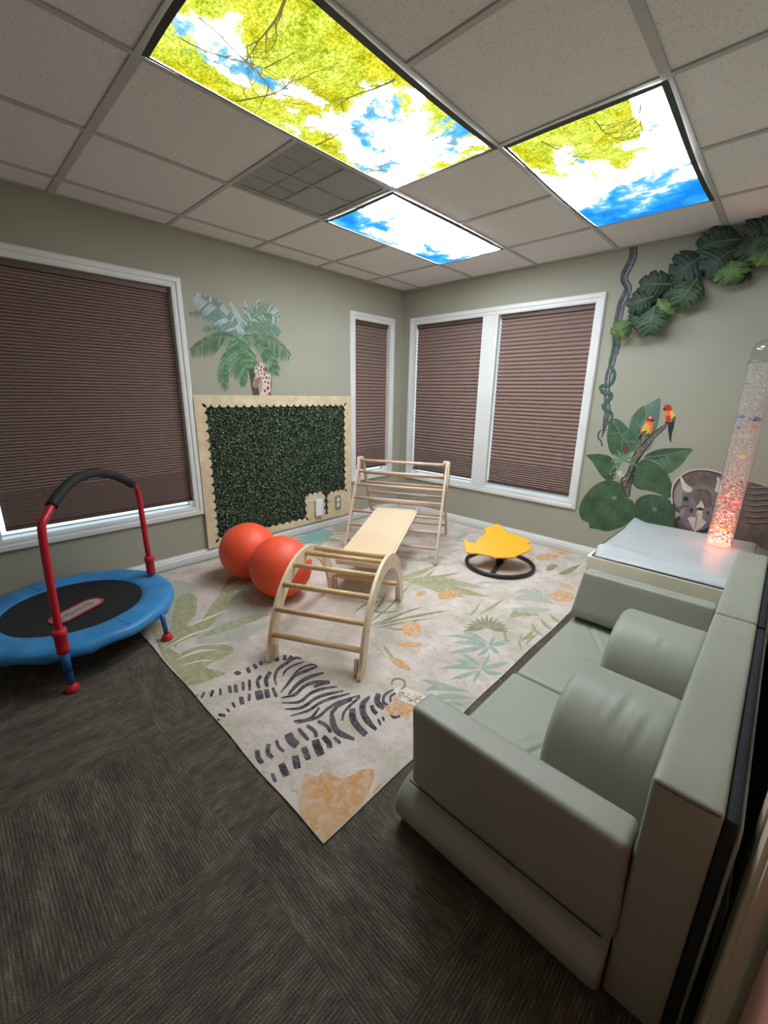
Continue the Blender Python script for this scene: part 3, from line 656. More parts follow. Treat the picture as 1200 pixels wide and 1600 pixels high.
t = thing('climbing_triangle', 'wooden triangle climbing frame with two ladders of rungs near the room corner', 'climbing triangle', TC)
hw, hd, ht = 0.3875, 0.4134, 0.765-RZ
for s in (-1, 1):
    for e in (-1, 1):
        off = 0.0 if e < 0 else -0.022*s
        a_ = TC+WV*(s*hw+off)+DV*(e*hd); b_ = TC+WV*(s*hw+off)+DV*(-e*0.006)+Z_*ht
        dr = (b_-a_).normalized(); nn = dr.cross(WV).normalized()*0.021; th = WV*(0.009)
        P = []
        for k in range(9):
            an = -PI/2+PI*k/8; P.append(a_+dr*0.02+nn*math.sin(an)*1 - dr*0.02*math.cos(an))
        Q = []
        for k in range(9):
            an = PI/2-PI*k/8; Q.append(b_+nn*math.sin(an)+dr*0.02*math.cos(an))
        mb = MB(); mb.prism([p-th for p in P]+[q-th for q in Q], th*2); mb.build('side_rail', m_frame2, t, recalc=True)
    # rounded hinge plate outside the rails
    c = TC+WV*(s*(hw+0.010))+Z_*(ht-0.03)
    mb = MB(); pl = [(0.02*math.cos(q), 0.045+0.02*math.sin(q)) for q in (0, PI/4, PI/2, 3*PI/4, PI)]+[(-0.03, 0), (-0.05, -0.07), (-0.052, -0.13), (-0.035, -0.17), (0.0, -0.19), (0.035, -0.17), (0.052, -0.13), (0.05, -0.07), (0.03, 0)]
    mb.prism([c+DV*x+Z_*(z-0.02) for x, z in pl], WV*(s*0.012)); hp = mb.build('hinge_plate', m_wood, t, recalc=True)
    for x, z in ((0, -0.005), (-0.03, -0.15), (0.03, -0.15)):
        mb = MB(); mb.tube([c+DV*x+Z_*(z-0.02)+WV*(s*0.012), c+DV*x+Z_*(z-0.02)+WV*(s*0.020)], 0.008, 10); mb.build('knob', m_edge, hp)
mb = MB(); mb.tube([TC-WV*(hw-0.005)+Z_*(ht-0.015), TC+WV*(hw-0.005)+Z_*(ht-0.015)], 0.0135, 12); mb.build('top_bar', m_dowel2, t)
for e, zs in ((-1, (0.655, 0.55, 0.445, 0.340, 0.232, 0.118)), (1, (0.62, 0.525, 0.42, 0.315, 0.21, 0.105))):
    for z in zs:
        d = e*hd*(1-z/ht); mb = MB(); q = hw-0.004 if e < 0 else hw-0.026
        mb.tube([TC-WV*q+DV*d+Z_*z, TC+WV*q+DV*d+Z_*z], 0.0125, 12); mb.build('rung', m_dowel2, t)

# ramp from the arch to the triangle
ra = TC+DV*-1.125+Z_*(0.262-RZ); rb = TC+DV*-0.15+Z_*(0.372-RZ)
t = thing('climbing_ramp', 'smooth pale wooden slide board bridging the arch and the triangle climber', 'ramp', (ra+rb)/2-Z_*0.02)
dr = (rb-ra).normalized(); up = WV.cross(dr).normalized()
mb = MB(); A_ = ra-WV*0.168; mb.prism([A_, A_+WV*0.336, A_+WV*0.336+up*0.012, A_+up*0.012], rb-ra); mb.build('board', mottled('ramp_birch', lin(232, 206, 172), lin(226, 198, 162), 2, 0.35), t, recalc=True)
for s in (-1, 1):
    P = [(-0.0, 0.002), (0.05, -0.052), (0.075, -0.056), (0.085, -0.03), (0.10, -0.012), (0.5, -0.018), (0.80, -0.02), (0.895, -0.022), (0.905, -0.045), (0.93, -0.045), (0.965, -0.01), (0.985, 0.028), (0.975, 0.03), (0.95, 0.002)]
    mb = MB(); c = ra+WV*(s*0.168)
    mb.prism([c+dr*x+up*(z+0.0) for x, z in P], WV*(s*0.012)); mb.build('side_rail', m_wood, t, recalc=True)
mb = MB(); c = ra-WV*0.168; mb.prism([c-up*0.022-dr*0.012, c+WV*0.336-up*0.022-dr*0.012, c+WV*0.336+up*0.012-dr*0.012, c+up*0.012-dr*0.012], dr*0.012); mb.build('end_batten', m_wood, t, recalc=True)

# ------------------------------------------------------------------ balls
def exercise_ball(c, label):
    mb = MB(); R = 0.203; prof = []
    seg = 64; rg = 40; mb.smooth = True
    rows = []
    for j in range(1, rg):
        th = PI*j/rg
        # fine moulded ribs near the poles of the ball
        rr = R*(1+0.0012*math.sin(th*60))
        rows.append((rr*math.sin(th), -rr*math.cos(th)))
    idx = [[mb.vert((c[0]+r*math.cos(2*PI*k/seg), c[1]+r*math.sin(2*PI*k/seg), c[2]+R+z)) for k in range(seg)] for r, z in rows]
    a = mb.vert((c[0], c[1], c[2])); b = mb.vert((c[0], c[1], c[2]+2*R))
    for k in range(seg):
        k2 = (k+1) % seg; mb.face((a, idx[0][k2], idx[0][k])); mb.face((b, idx[-1][k], idx[-1][k2]))
        for u, w_ in zip(idx[:-1], idx[1:]): mb.face((u[k], u[k2], w_[k2], w_[k]))
    t = thing('exercise_ball', label, 'ball', c, 'red exercise balls')
    mb.build('rubber_skin', m_ball, t)
    q = Vector((0.25, -0.9, -0.25)).normalized() if c[0] > 0.8 else Vector((0.6, -0.6, -0.52)).normalized()
    cc = Vector(c)+Z_*R+q*R
    mb = MB(); mb.tube([cc-q*0.004, cc+q*0.002], [0.010, 0.008], 14); mb.build('valve', newmat('pale_red_valve', lin(236, 110, 80), 0.5), t)
exercise_ball((0.571, -2.277, RZ+0.003), 'red-orange exercise ball farther back, partly hidden by the other ball')
exercise_ball((0.985, -2.272, RZ+0.003), 'red-orange exercise ball in front, touching the side of the wooden arch')

# ------------------------------------------------------------------ orange fish on its ring base
FC = Vector((1.77, -0.75, RZ+0.003))
t = thing('fish_spinner', 'orange fish-shaped seat tilted on a black ring base by the back wall', 'toy', FC)
mb = MB(); K = 48
for k in range(K):
    a0, a1 = 2*PI*k/K, 2*PI*(k+1)/K
mb.smooth = True
R = []
for k in range(K):
    an = 2*PI*k/K; d = Vector((math.cos(an), math.sin(an), 0)); c = FC+d*0.262
    R.append([c+d*(0.014*math.cos(q))+Z_*(0.016+0.0155*math.sin(q)) for q in [2*PI*j/10 for j in range(10)]])
R.append(R[0]); mb.rings(R, False, False); mb.build('base_ring', m_black, t)
fd = Vector((0.448, -0.894, 0)); 
mb = MB(); sp = (on(765, 893, 2, 0.03)-on(788, 862, 2, 0.03)); sp.z = 0; sp.normalize(); sd = Vector((-sp.y, sp.x, 0))
mb.prism([FC-sp*0.255+sd*0.016+Z_*0.008, FC+sp*0.255+sd*0.016+Z_*0.008, FC+sp*0.255-sd*0.016+Z_*0.008, FC-sp*0.255-sd*0.016+Z_*0.008], Z_*0.016); mb.build('spoke', m_black, t, recalc=True)
mb = MB(); mb.tube([FC+Z_*0.02, FC+Z_*0.18], [0.03, 0.022], 16); mb.build('post', m_black, t)
fn = (fd*math.sin(math.radians(25))+Z_*math.cos(math.radians(25))).normalized(); FP = FC+Z_*0.2
fish = [(205,295),(213,289),(224,291),(245,308),(290,318),(297,300),(312,283),(338,262),(365,243),(358,230),(345,212),(390,196),(440,178),(452,177),(463,181),(486,204),(515,235),(550,244),(590,258),(630,273),(655,285),(685,303),(685,312),(668,322),(672,327),(695,330),(702,340),(697,355),(678,370),(640,386),(595,404),(582,414),(560,418),(500,421),(425,420),(415,413),(385,404),(340,397),(290,388),(262,390),(222,380),(218,365),(216,345),(209,320)]
pts = [onp(680+x/4.615, 780+y/4.615, FP, fn) for x, y in fish]
mb = MB(); mb.prism([p-fn*0.014 for p in pts], fn*0.014); fb = mb.build('fish_seat', m_fish, t, recalc=True)
md = fb.modifiers.new('round', 'BEVEL'); md.width = 0.004; md.segments = 2; md.limit_method = 'ANGLE'
e = onp(680+400/4.615, 780+222/4.615, FP, fn); m_cap = newmat('orange_screw_cap', lin(226, 150, 20), 0.5)
for dx in (-0.03, 0.02):
    mb = MB(); mb.tube([e+Vector((dx, dx*0.2, 0)), e+Vector((dx, dx*0.2, 0))+fn*0.0012], 0.007, 10); mb.build('screw', m_cap, t)

# ------------------------------------------------------------------ mini trampoline
TPC = Vector((0.612, -3.335, 0)); TR = 0.478; TZ = 0.19
t = thing('mini_trampoline', 'round blue-edged mini trampoline with red handle bar and black mat, left side', 'trampoline', TPC)
mb = MB(); mb.smooth = True
prof = [(0.318, TZ-0.004), (0.325, TZ+0.004), (0.36, TZ+0.008), (0.44, TZ+0.009), (0.468, TZ+0.005), (0.480, TZ-0.008), (0.484, TZ-0.028), (0.479, TZ-0.046), (0.470, TZ-0.050)]
seg = 96; idx = []
for i, (r_, z_) in enumerate(prof):
    idx.append([mb.vert((TPC.x+(r_+0.0035*math.sin(k*0.55+i)*(0.3+i/8))*math.cos(2*PI*k/seg), TPC.y+(r_+0.0035*math.sin(k*0.55+i)*(0.3+i/8))*math.sin(2*PI*k/seg), z_+(0.003*math.sin(k*0.9)+0.002*math.sin(k*0.37+1) if i > 1 else 0)*(1 if i < 7 else 1.8))) for k in range(seg)])
for a_, b_ in zip(idx[:-1], idx[1:]):
    for k in range(seg): mb.face((a_[k], a_[(k+1) % seg], b_[(k+1) % seg], b_[k]))
pad = mb.build('edge_pad', m_blue, t)
m_thread = newmat('dark_blue_thread', lin(26, 70, 120), 0.8)
for k in range(6):
    mb = MB(); an = math.radians(60*k+18); d = Vector((math.cos(an), math.sin(an), 0)); s_ = Vector((-d.y, d.x, 0))*0.0015
    mb.poly([TPC+d*0.322+s_+Z_*(TZ+0.0095), TPC+d*0.322-s_+Z_*(TZ+0.0095), TPC+d*0.466-s_+Z_*(TZ+0.0115), TPC+d*0.466+s_+Z_*(TZ+0.0115)])
    mb.build('seam', m_thread, pad)
mb = MB(); mb.lathe([(0.0005, TZ-0.008), (0.2, TZ-0.0065), (0.322, TZ-0.001)], TPC, 64, False, False); jm = mb.build('jumping_mat', m_mat, t)
# printed badge on the mat: red-edged oblong with grey lettering
bc = Vector((0.838, -3.358, 0)); bd = (on(157, 934, 2, TZ)-on(80, 974, 2, TZ)); bd.z = 0; bl = bd.length/2; bd.normalize(); bs = Vector((-bd.y, bd.x, 0))
bc = (on(157, 934, 2, TZ)+on(80, 974, 2, TZ))/2; bc.z = 0
def oblong(L_, W_, z): return [bc+bd*((L_-W_)*(1 if math.cos(q) > 0 else -1)+W_*math.cos(q))+bs*(W_*math.sin(q))+Z_*z for q in [2*PI*(k+0.5)/32 for k in range(32)]]
mb = MB(); zb = TZ-0.0015; mb.m = 0; mb.poly(oblong(bl, 0.060, zb)); mb.m = 1; mb.poly(oblong(bl-0.016, 0.044, zb+0.0006)); mb.m = 2
rnd = random.Random(3); x = -bl+0.05
while x < bl-0.06:
    hgt = rnd.uniform(0.012, 0.02); wd_ = rnd.uniform(0.006, 0.011); c = bc+bd*x+Z_*(zb+0.0012)
    mb.poly([c-bs*hgt, c+bd*wd_*0.5-bs*hgt, c+bd*wd_*0.5+bs*hgt, c+bs*hgt])
    if rnd.random() < 0.7: mb.poly([c-bs*hgt, c+bd*wd_*1.2-bs*hgt, c+bd*wd_*1.2-bs*hgt*0.5, c-bs*hgt*0.5])
    if rnd.random() < 0.5: mb.poly([c+bs*hgt*0.6, c+bd*wd_*1.2+bs*hgt*0.6, c+bd*wd_*1.2+bs*hgt, c+bs*hgt])
    x += wd_*1.9
mb.build('badge', [newmat('badge_red', lin(186, 60, 74), 0.7), newmat('badge_grey', lin(165, 158, 150), 0.7), newmat('badge_lettering', lin(70, 74, 74), 0.7)], jm)
mb = MB(); mb.smooth = True; R = []
for k in range(49):
    an = 2*PI*k/48; d = Vector((math.cos(an), math.sin(an), 0)); c = TPC+d*0.452+Z_*(TZ-0.026)
    R.append([c+d*(0.013*math.cos(q))+Z_*(0.013*math.sin(q)) for q in [2*PI*j/10 for j in range(10)]])
mb.rings(R, False, False); mb.build('frame_ring', m_bluem, t)
posts = [Vector((1.12, -3.475, 0)), Vector((0.485, -2.885, 0))]
legs = [Vector((1.112, -3.468, 0)), Vector((0.994, -3.016, RZ))]
a0 = math.atan2(legs[0].y-TPC.y, legs[0].x-TPC.x); 
legs += [TPC+Vector((math.cos(a0+math.radians(q)), math.sin(a0+math.radians(q)), 0))*0.455 for q in (112, 180, 240, 300)]
legs[2].z = RZ; 
for i, L_ in enumerate(legs):
    d = (L_-TPC); d.z = 0; d.normalize(); top = Vector((L_.x, L_.y, 0))-d*0.012+Z_*(TZ-0.03)
    foot = Vector((L_.x, L_.y, L_.z))
    mb = MB(); mb.tube([top, foot+Z_*0.03], 0.0125, 14); lg = mb.build('leg', m_bluem, t)
    mb = MB(); mb.lathe([(0.026, 0.0), (0.029, 0.004), (0.026, 0.018), (0.020, 0.032), (0.016, 0.036)], foot, 20); mb.build('foot_cap', m_redp, lg)
# handle
pd = (posts[1]-posts[0]).normalized()
hs = [(0.003, 0.24), (0.004, 0.30), (0.012, 0.50), (0.022, 0.68), (0.030, 0.762), (0.042, 0.792), (0.080, 0.822), (0.115, 0.850)]
hf = [(0.108, 0.845), (0.15, 0.872), (0.19, 0.892), (0.245, 0.914), (0.30, 0.926), (0.37, 0.930), (0.448, 0.924), (0.53, 0.904), (0.608, 0.878), (0.68, 0.844), (0.757, 0.800)]
he = [(0.750, 0.804), (0.785, 0.780), (0.802, 0.752), (0.808, 0.72), (0.812, 0.641), (0.816, 0.50), (0.818, 0.416), (0.824, 0.30), (0.826, 0.25)]
hp_ = lambda q: posts[0]+pd*q[0]+Z_*q[1]
for nm, q, r_, m_ in (('handle_post', hs, 0.0155, m_red), ('foam_grip', hf, 0.0225, m_foam), ('handle_post', he, 0.0155, m_red)):
    mb = MB(); mb.tube([p for p in smoothpath([tuple(hp_(k)) for k in q], 4)], r_, 14); mb.build(nm, m_, t)
for s0, c in ((hs, hp_((0.004, 0.205))), (he, hp_((0.824, 0.215)))):
    mb = MB(); mb.lathe([(0.0, 0), (0.0235, 0.0), (0.0245, 0.02), (0.0245, 0.085), (0.028, 0.088), (0.028, 0.112), (0.019, 0.116), (0.0, 0.116)], c, 24, False, False); mb.build('sleeve', m_redp, t)
    mb = MB(); mb.tube([c-Z_*0.10, c+Z_*0.01], 0.0175, 14); mb.build('post_stub', m_bluem, t)

# ------------------------------------------------------------------ modular foam couch
CG = 'sage foam couch blocks'
def lump(fr, amp, seed):
    def f(p): return amp*math.sin(fr*p.x+seed)*math.sin(fr*1.3*p.y+seed*2.1)
    return f
# folding seat mat: two panels
t = thing('foam_seat_mat', 'sage green folding foam mat forming the low seat of the couch', 'seat mat', (2.87, -2.14, 0), CG)
CR = []
for a_, b_, am in (((918, 972), (948, 1036), -0.006), ((905, 1024), (922, 1028), -0.005), ((893, 990), (900, 1010), 0.004), ((926, 975), (954, 1036), 0.004), ((808, 1162), (858, 1146), -0.005), ((806, 1184), (852, 1168), -0.006), ((815, 1172), (856, 1157), 0.004)):
    CR.append((on(*a_, 2, 0.172), on(*b_, 2, 0.172), am))
def puff(lo, hi, amp):
    def f(p):
        if p.z > 0.15:
            for a_, b_, am in CR:
                d = b_-a_; d.z = 0; q = p-a_; q.z = 0; tt = max(0, min(1, q.dot(d)/d.length_squared)); ds = (q-d*tt).length
                p.z += am*math.exp(-(ds/0.010)**2)*(0.4+0.6*math.sin(PI*tt))
        u = (p.x-lo[0])/(hi[0]-lo[0]); v = (p.y-lo[1])/(hi[1]-lo[1])
        if p.z > (lo[2]+hi[2])/2: p.z += amp*math.sin(PI*max(0, min(1, u)))**0.5*math.sin(PI*max(0, min(1, v)))**0.5 - 0.0
        return p
    return f
lo, hi = (2.578, -2.900, 0.002), (3.178, -2.128, 0.166)
def nearmat(p):
    if p.y < -2.80:
        k = (-2.80-p.y)/0.105; p.y += 0.075*k*abs((p.z-0.075)/0.09)**2.2
        if p.x < 2.62: p.x -= 0.008*k*(1-((p.z-0.08)/0.085)**2)
    return p
pf = puff(lo, hi, 0.006)
soft(lo, hi, 0.016, 5, 'mat_panel', m_sage, t, lambda p: nearmat(pf(p)), 90)
lo, hi = (2.585, -2.126, 0.002), (3.172, -1.40, 0.166); soft(lo, hi, 0.022, 4, 'mat_panel', m_sage, t, puff(lo, hi, 0.008), 90)
def block(name, label, lo, hi, r, fn=None, cat='foam block', seams=None):
    t = thing(name, label, cat, ((lo[0]+hi[0])/2, (lo[1]+hi[1])/2, lo[2]), CG)
    soft(lo, hi, r, 5, 'cover', m_sage, t, fn, 8)
    if seams:
        mb = MB()
        for P in seams: mb.tube(P, 0.0022, 6)
        mb.build('seam', m_seam, t)
    return t
def nearfn(p):   # a touch wider at the foot, ends dented
    k = (0.46-p.z)/0.28; p.y += (0.012*k if p.y > -2.81 else 0); p.x += 0.006*math.sin(9*p.z); return p
block('foam_block', 'sage foam armrest block nearest the camera, across the near end of the couch', (2.603, -2.868, 0.174), (3.178, -2.772, 0.448), 0.017, nearfn,
      seams=[[(2.607, -2.869, 0.180), (2.80, -2.870, 0.178), (3.162, -2.870, 0.180)]])
def farfn(p):
    k = max(0, min(1, (0.44-p.z)/0.22)); 
    if p.y < -1.42: p.y -= 0.055*k*(1 if p.z > 0.215 else max(0, 1-(0.215-p.z)/0.05))
    p.x -= 0.02*k*(1 if p.x < 2.8 else 0); return p
block('foam_block', 'sage foam armrest wedge at the far end of the couch, next to the white-topped box', (2.607, -1.462, 0.174), (3.168, -1.385, 0.442), 0.012, farfn)
def backrest(y0, y1, label, seams=True):
    t = thing('foam_slab', label, 'foam slab', (3.24, (y0+y1)/2, 0), CG)
    soft((3.181, y0, 0.002), (3.293, y1, 0.627), 0.010, 3, 'cover', m_sage, t, None, 6)
    soft((3.2935, y0+0.006, 0.004), (3.314, y1-0.006, 0.618), 0.006, 2, 'navy_backing', m_navy, t)
    mb = MB(); x = 3.3175; z1 = 0.598
    mb.tube([(x, y0+0.012, 0.02), (x, y0+0.008, z1-0.02), (x, y0+0.025, z1), (x, y1-0.025, z1), (x, y1-0.008, z1-0.02), (x, y1-0.012, 0.02)], 0.0035, 8); mb.build('zip_piping', m_piping, t)
    mb = MB(); mb.tube([(3.188, y0-0.0005, 0.622), (3.24, y0-0.0012, 0.620), (3.288, y0-0.0005, 0.621)], 0.002, 6); mb.build('seam', m_seam, t)
backrest(-2.85, -1.955, 'sage foam backrest slab nearest the camera, navy on its wall side')
backrest(-1.950, -1.105, 'sage foam backrest slab at the far end, beside the white-topped box')
def bolster(yc, label, folds):
    """half-round cushion lying on the seat, its axis from the back to the front"""
    x0, x1, R_, hz, zb = 2.872, 3.176, 0.238, 0.255, 0.176
    t = thing('half_round_bolster', label, 'bolster', ((x0+x1)/2, yc, zb), CG)
    nx, na = 26, 60; mb = MB(); mb.smooth = True
    def P(u, a_):
        e = min(u, 1-u); rr = 1-0.05*max(0, 1-e/0.06)**2
        bumpv = 0
        for (u0, a0, a1, wd_, am) in folds:
            if a0 < a_ < a1: bumpv += am*math.exp(-((u-u0-0.10*(a_-a0))/wd_)**2)*math.sin(PI*(a_-a0)/(a1-a0))
        r_ = rr*(1+bumpv); sh = abs(math.sin(a_))**0.85
        return Vector((x0+(x1-x0)*u, yc-R_*math.cos(a_)*r_, zb+hz*sh*r_))
    I = [[mb.vert(P(k/nx, PI*j/na)) for j in range(na+1)] for k in range(nx+1)]
    for a_, b_ in zip(I[:-1], I[1:]):
        for j in range(na): mb.face((a_[j], a_[j+1], b_[j+1], b_[j]))
    mb.smooth = False
    mb.face(I[0][::-1]); mb.face(I[-1]); mb.face([I[0][0], I[-1][0], I[-1][-1], I[0][-1]])
    mb.build('cover', m_sage, t, recalc=True)
bolster(-2.315, 'large sage half-round cushion on the seat right behind the near armrest', [(0.45, 0.75, 1.7, 0.022, 0.014), (0.52, 0.75, 1.6, 0.02, -0.018), (0.66, 0.6, 1.45, 0.022, 0.014), (0.72, 0.6, 1.4, 0.02, -0.016), (0.33, 0.95, 1.6, 0.02, 0.008)])
bolster(-1.757, 'sage half-round cushion on the seat near the far armrest', [(0.5, 0.9, 1.3, 0.02, 0.012), (0.56, 0.9, 1.25, 0.02, -0.010)])

# ------------------------------------------------------------------ bubble tube and its padded box
BX0, BX1, BY0, BY1, BZ = 2.505, 3.262, -1.095, -0.085, 0.405
t = thing('padded_platform', 'cream padded box with a loose pale grey vinyl top, holding the bubble tube', 'padded box', ((BX0+BX1)/2, (BY0+BY1)/2, 0))
soft((BX0, BY0, 0.002), (BX1, BY1, BZ), 0.012, 3, 'box_body', m_cream, t)
nx, ny = 40, 50; mb = MB(); mb.smooth = True
def TP(u, v, bot=0):
    x = BX0+0.012+(BX1-BX0-0.022)*u; y = BY0+0.008+(BY1-BY0-0.016)*v
    e = min(u, 1-u, v, 1-v)
    z = BZ+0.004+0.030*min(1, e/0.10)**0.5 + 0.004*math.sin(11*u+3*v)*math.sin(7*v)*min(1, e/0.1)
    # the loose front-left corner: cover lifts in a fold
    fold = math.exp(-(((v-0.10-0.16*u)/0.035)**2))*max(0, 1-u/0.42)
    z += 0.026*fold
    if v < 0.10+0.16*u: z -= 0.010*max(0, 1-u/0.45)
    x += 0.02*max(0, 1-u/0.15)*math.exp(-((v-0.02)/0.10)**2)
    lift = max(0, 1-u/0.12)*max(0, (v-0.75)/0.25); z += 0.03*lift
    lift2 = max(0, 1-u/0.2)*max(0, 1-abs(v-0.13)/0.12); z += 0.010*lift2
    return Vector((x, y, z))
I = [[mb.vert(TP(a_/nx, b_/ny)) for b_ in range(ny+1)] for a_ in range(nx+1)]
for a_ in range(nx):
    for b_ in range(ny): mb.face((I[a_][b_], I[a_+1][b_], I[a_+1][b_+1], I[a_][b_+1]))
rim = [I[k][0] for k in range(nx)]+[I[nx][k] for k in range(ny)]+[I[nx-k][ny] for k in range(nx)]+[I[0][ny-k] for k in range(ny)]
low = [mb.vert(Vector(mb.v[i])*1-Vector((0, 0, Vector(mb.v[i]).z-(BZ-0.002)))*0.8) for i in rim]
for k in range(len(rim)): k2 = (k+1) % len(rim); mb.face((rim[k2], rim[k], low[k], low[k2]))
tc = mb.build('loose_top_cover', m_padtop, t)
mb = MB(); pr = [Vector(TP(k/30, 0)) for k in range(31)]; mb.tube([Vector((p.x, p.y-0.002, BZ+0.004)) for p in pr], 0.003, 6)
mb.tube([Vector((TP(0, k/30).x-0.002, TP(0, k/30).y, BZ+0.004)) for k in range(31)], 0.0035, 6); mb.build('zip', m_seam, t)

TB = Vector((3.066, -0.42, BZ+0.042)); TRd = 0.067
m_acr = bpy.data.materials.new('clear_acrylic'); m_acr.use_nodes = True; n = N(m_acr); n.t.nodes.remove(n.b)
g = n.add('ShaderNodeBsdfGlossy'); g.inputs['Roughness'].default_value = 0.06; tr = n.add('ShaderNodeBsdfTransparent'); tr.inputs[0].default_value = (0.93, 0.95, 0.95, 1)
lw = n.add('ShaderNodeLayerWeight'); lw.inputs[0].default_value = 0.25; mx = n.add('ShaderNodeMixShader')
n.link(n.math('ADD', n.math('MULTIPLY', lw.outputs['Facing'], 0.5), 0.04), mx.inputs[0]); n.link(tr.outputs[0], mx.inputs[1]); n.link(g.outputs[0], mx.inputs[2]); n.link(mx.outputs[0], n.t.nodes['Material Output'].inputs[0])
m_water = bpy.data.materials.new('bubbling_water'); m_water.use_nodes = True; n = N(m_water); n.t.nodes.remove(n.b)
df = n.add('ShaderNodeBsdfTranslucent'); df.inputs[0].default_value = (0.85, 0.86, 0.84, 1); d2 = n.add('ShaderNodeBsdfDiffuse'); d2.inputs[0].default_value = (0.8, 0.8, 0.78, 1)
m1 = n.add('ShaderNodeMixShader'); n.link(df.outputs[0], m1.inputs[1]); n.link(d2.outputs[0], m1.inputs[2]); tr = n.add('ShaderNodeBsdfTransparent'); m2 = n.add('ShaderNodeMixShader')
nz = n.noise(n.coord(), 70, 4, 0.7); n.link(n.ramp(nz, [(0.40, (0.12, 0.12, 0.12)), (0.6, (0.30, 0.30, 0.30))]), m2.inputs[0]); n.link(tr.outputs[0], m2.inputs[1]); n.link(m1.outputs[0], m2.inputs[2]); n.link(m2.outputs[0], n.t.nodes['Material Output'].inputs[0])
m_bubble = newmat('white_bubble', lin(250, 248, 244), 0.15, spec=0.9); m_bubble.node_tree.nodes['Principled BSDF'].inputs['Alpha'].default_value = 0.55
t = thing('bubble_tube', 'tall clear bubble tube glowing red-orange at its foot, on the padded box', 'bubble tube lamp', TB)
HT = 1.535-TB.z
mb = MB(); mb.lathe([(TRd, 0.0), (TRd, HT)], TB, 48, False, False); mb.build('acrylic_tube', m_acr, t)
mb = MB(); mb.lathe([(TRd, HT+0.0), (TRd*0.99, HT+0.05)]+[(TRd*0.99*math.cos(q), HT+0.05+0.072*math.sin(q)) for q in [PI/2*k/9 for k in range(1, 9)]]+[(0.001, HT+0.122)], TB, 48, False, False); mb.build('domed_cap', m_acr, t)
mb = MB(); mb.lathe([(TRd+0.001, HT-0.006), (TRd+0.004, HT-0.004), (TRd+0.004, HT+0.004), (TRd+0.001, HT+0.006)], TB, 48, False, False); mb.build('collar', m_acr, t)
mb = MB(); mb.lathe([(TRd-0.004, 0.01), (TRd-0.004, HT-0.01), (0.001, HT-0.008)], TB, 40, False, False); mb.build('water', m_water, t)
m_led = bpy.data.materials.new('red_led_plate'); m_led.use_nodes = True; n = N(m_led); n.t.nodes.remove(n.b); e = n.add('ShaderNodeEmission'); e.inputs[0].default_value = (1.0, 0.26, 0.18, 1); e.inputs[1].default_value = 2.2; n.link(e.outputs[0], n.t.nodes['Material Output'].inputs[0])
mb = MB(); mb.lathe([(TRd-0.006, 0.004), (TRd-0.006, 0.012), (0.001, 0.012)], TB, 32, True, False); mb.build('led_plate', m_led, t)
rnd = random.Random(11); mb = MB()
for k in range(1300):
    hgt = HT*(rnd.random()**1.25)*0.985+0.012; q = rnd.uniform(0, 2*PI); r_ = (TRd-0.009)*math.sqrt(rnd.random()); br = rnd.choice((0.0012, 0.0016, 0.0022, 0.003, 0.0038))*(1.15 if hgt < 0.4 else 0.9)
    mb.ball((TB.x+r_*math.cos(q), TB.y+r_*math.sin(q), TB.z+hgt), br, 5, 4, (1.5, 1.5, 0.8))
tag(mb.build('bubbles', m_bubble, t), kind='stuff')
ld = bpy.data.lights.new('red_led_lamp', 'AREA'); ld.shape = 'DISK'; ld.size = 0.11; ld.spread = math.radians(22); ld.energy = 1.0; ld.color = (1.0, 0.22, 0.14); lo_ = bpy.data.objects.new('red_led_lamp', ld); COL.objects.link(lo_); lo_.parent = t; lo_.location = (0, 0, 0.016); lo_.rotation_euler = (PI, 0, 0)
def toyfish(px, py, col, cname, r_=0.014, dy=0.0, label=''):
    p = on(px, py, 1, TB.y-0.03+dy); mb = MB()
    ctr = Vector((TB.x, TB.y, p.z)); off = p-ctr; off.z = 0
    if off.length > TRd-0.014-r_*0.6: off *= (TRd-0.014-r_*0.6)/off.length; p = ctr+off
    mb.ball(p, r_, 10, 7, (1.2, 0.45, 0.75)); c = p+Vector((-r_*1.1, 0, 0))
    mb.poly([c+Vector((0.004, 0, 0)), c+Vector((-r_*0.8, 0.003, r_*0.7)), c+Vector((-r_*0.5, 0, 0)), c+Vector((-r_*0.8, -0.003, -r_*0.7))])
    mb.poly([p+Vector((0, 0, r_*0.6)), p+Vector((-r_*0.7, 0, r_*1.15)), p+Vector((-r_*0.6, 0, r_*0.5))])
    b = thing('toy_fish', label, 'toy', p, 'plastic fish inside the bubble tube'); mb.build('body', newmat(cname, col, 0.35), b)
for a_ in [(1157, 651, lin(40, 110, 160), 'teal_plastic', 0.014, 0, 'teal plastic fish floating in the upper bubble tube'), (1182, 655, lin(24, 52, 120), 'navy_plastic', 0.018, 0, 'dark blue plastic fish at the right side of the bubble tube'),
           (1182, 668, lin(250, 70, 120), 'pink_plastic', 0.012, -0.01, 'hot pink plastic fish just below the dark blue fish'), (1154, 668, lin(84, 84, 160), 'violet_plastic', 0.009, 0, 'small violet plastic fish below the teal fish'),
           (1154, 599, lin(190, 60, 66), 'dull_red_plastic', 0.009, 0, 'dull red plastic fish, topmost in the bubble tube'), (1161, 714, lin(232, 200, 90), 'yellow_plastic', 0.012, 0, 'yellow plastic fish halfway up the bubble tube'),
           (1130, 777, lin(240, 60, 60), 'red_plastic', 0.011, 0, 'red plastic fish low at the left side of the bubble tube'), (1151, 790, lin(246, 70, 60), 'bright_red_plastic', 0.015, 0, 'larger bright red plastic fish low at the right of the tube'),
           (1112, 822, lin(240, 170, 30), 'amber_plastic', 0.014, 0, 'amber plastic fish at the bottom left of the bubble tube'), (1131, 826, lin(250, 160, 20), 'golden_plastic', 0.014, 0, 'golden plastic fish at the bottom centre of the bubble tube')]: toyfish(*a_)

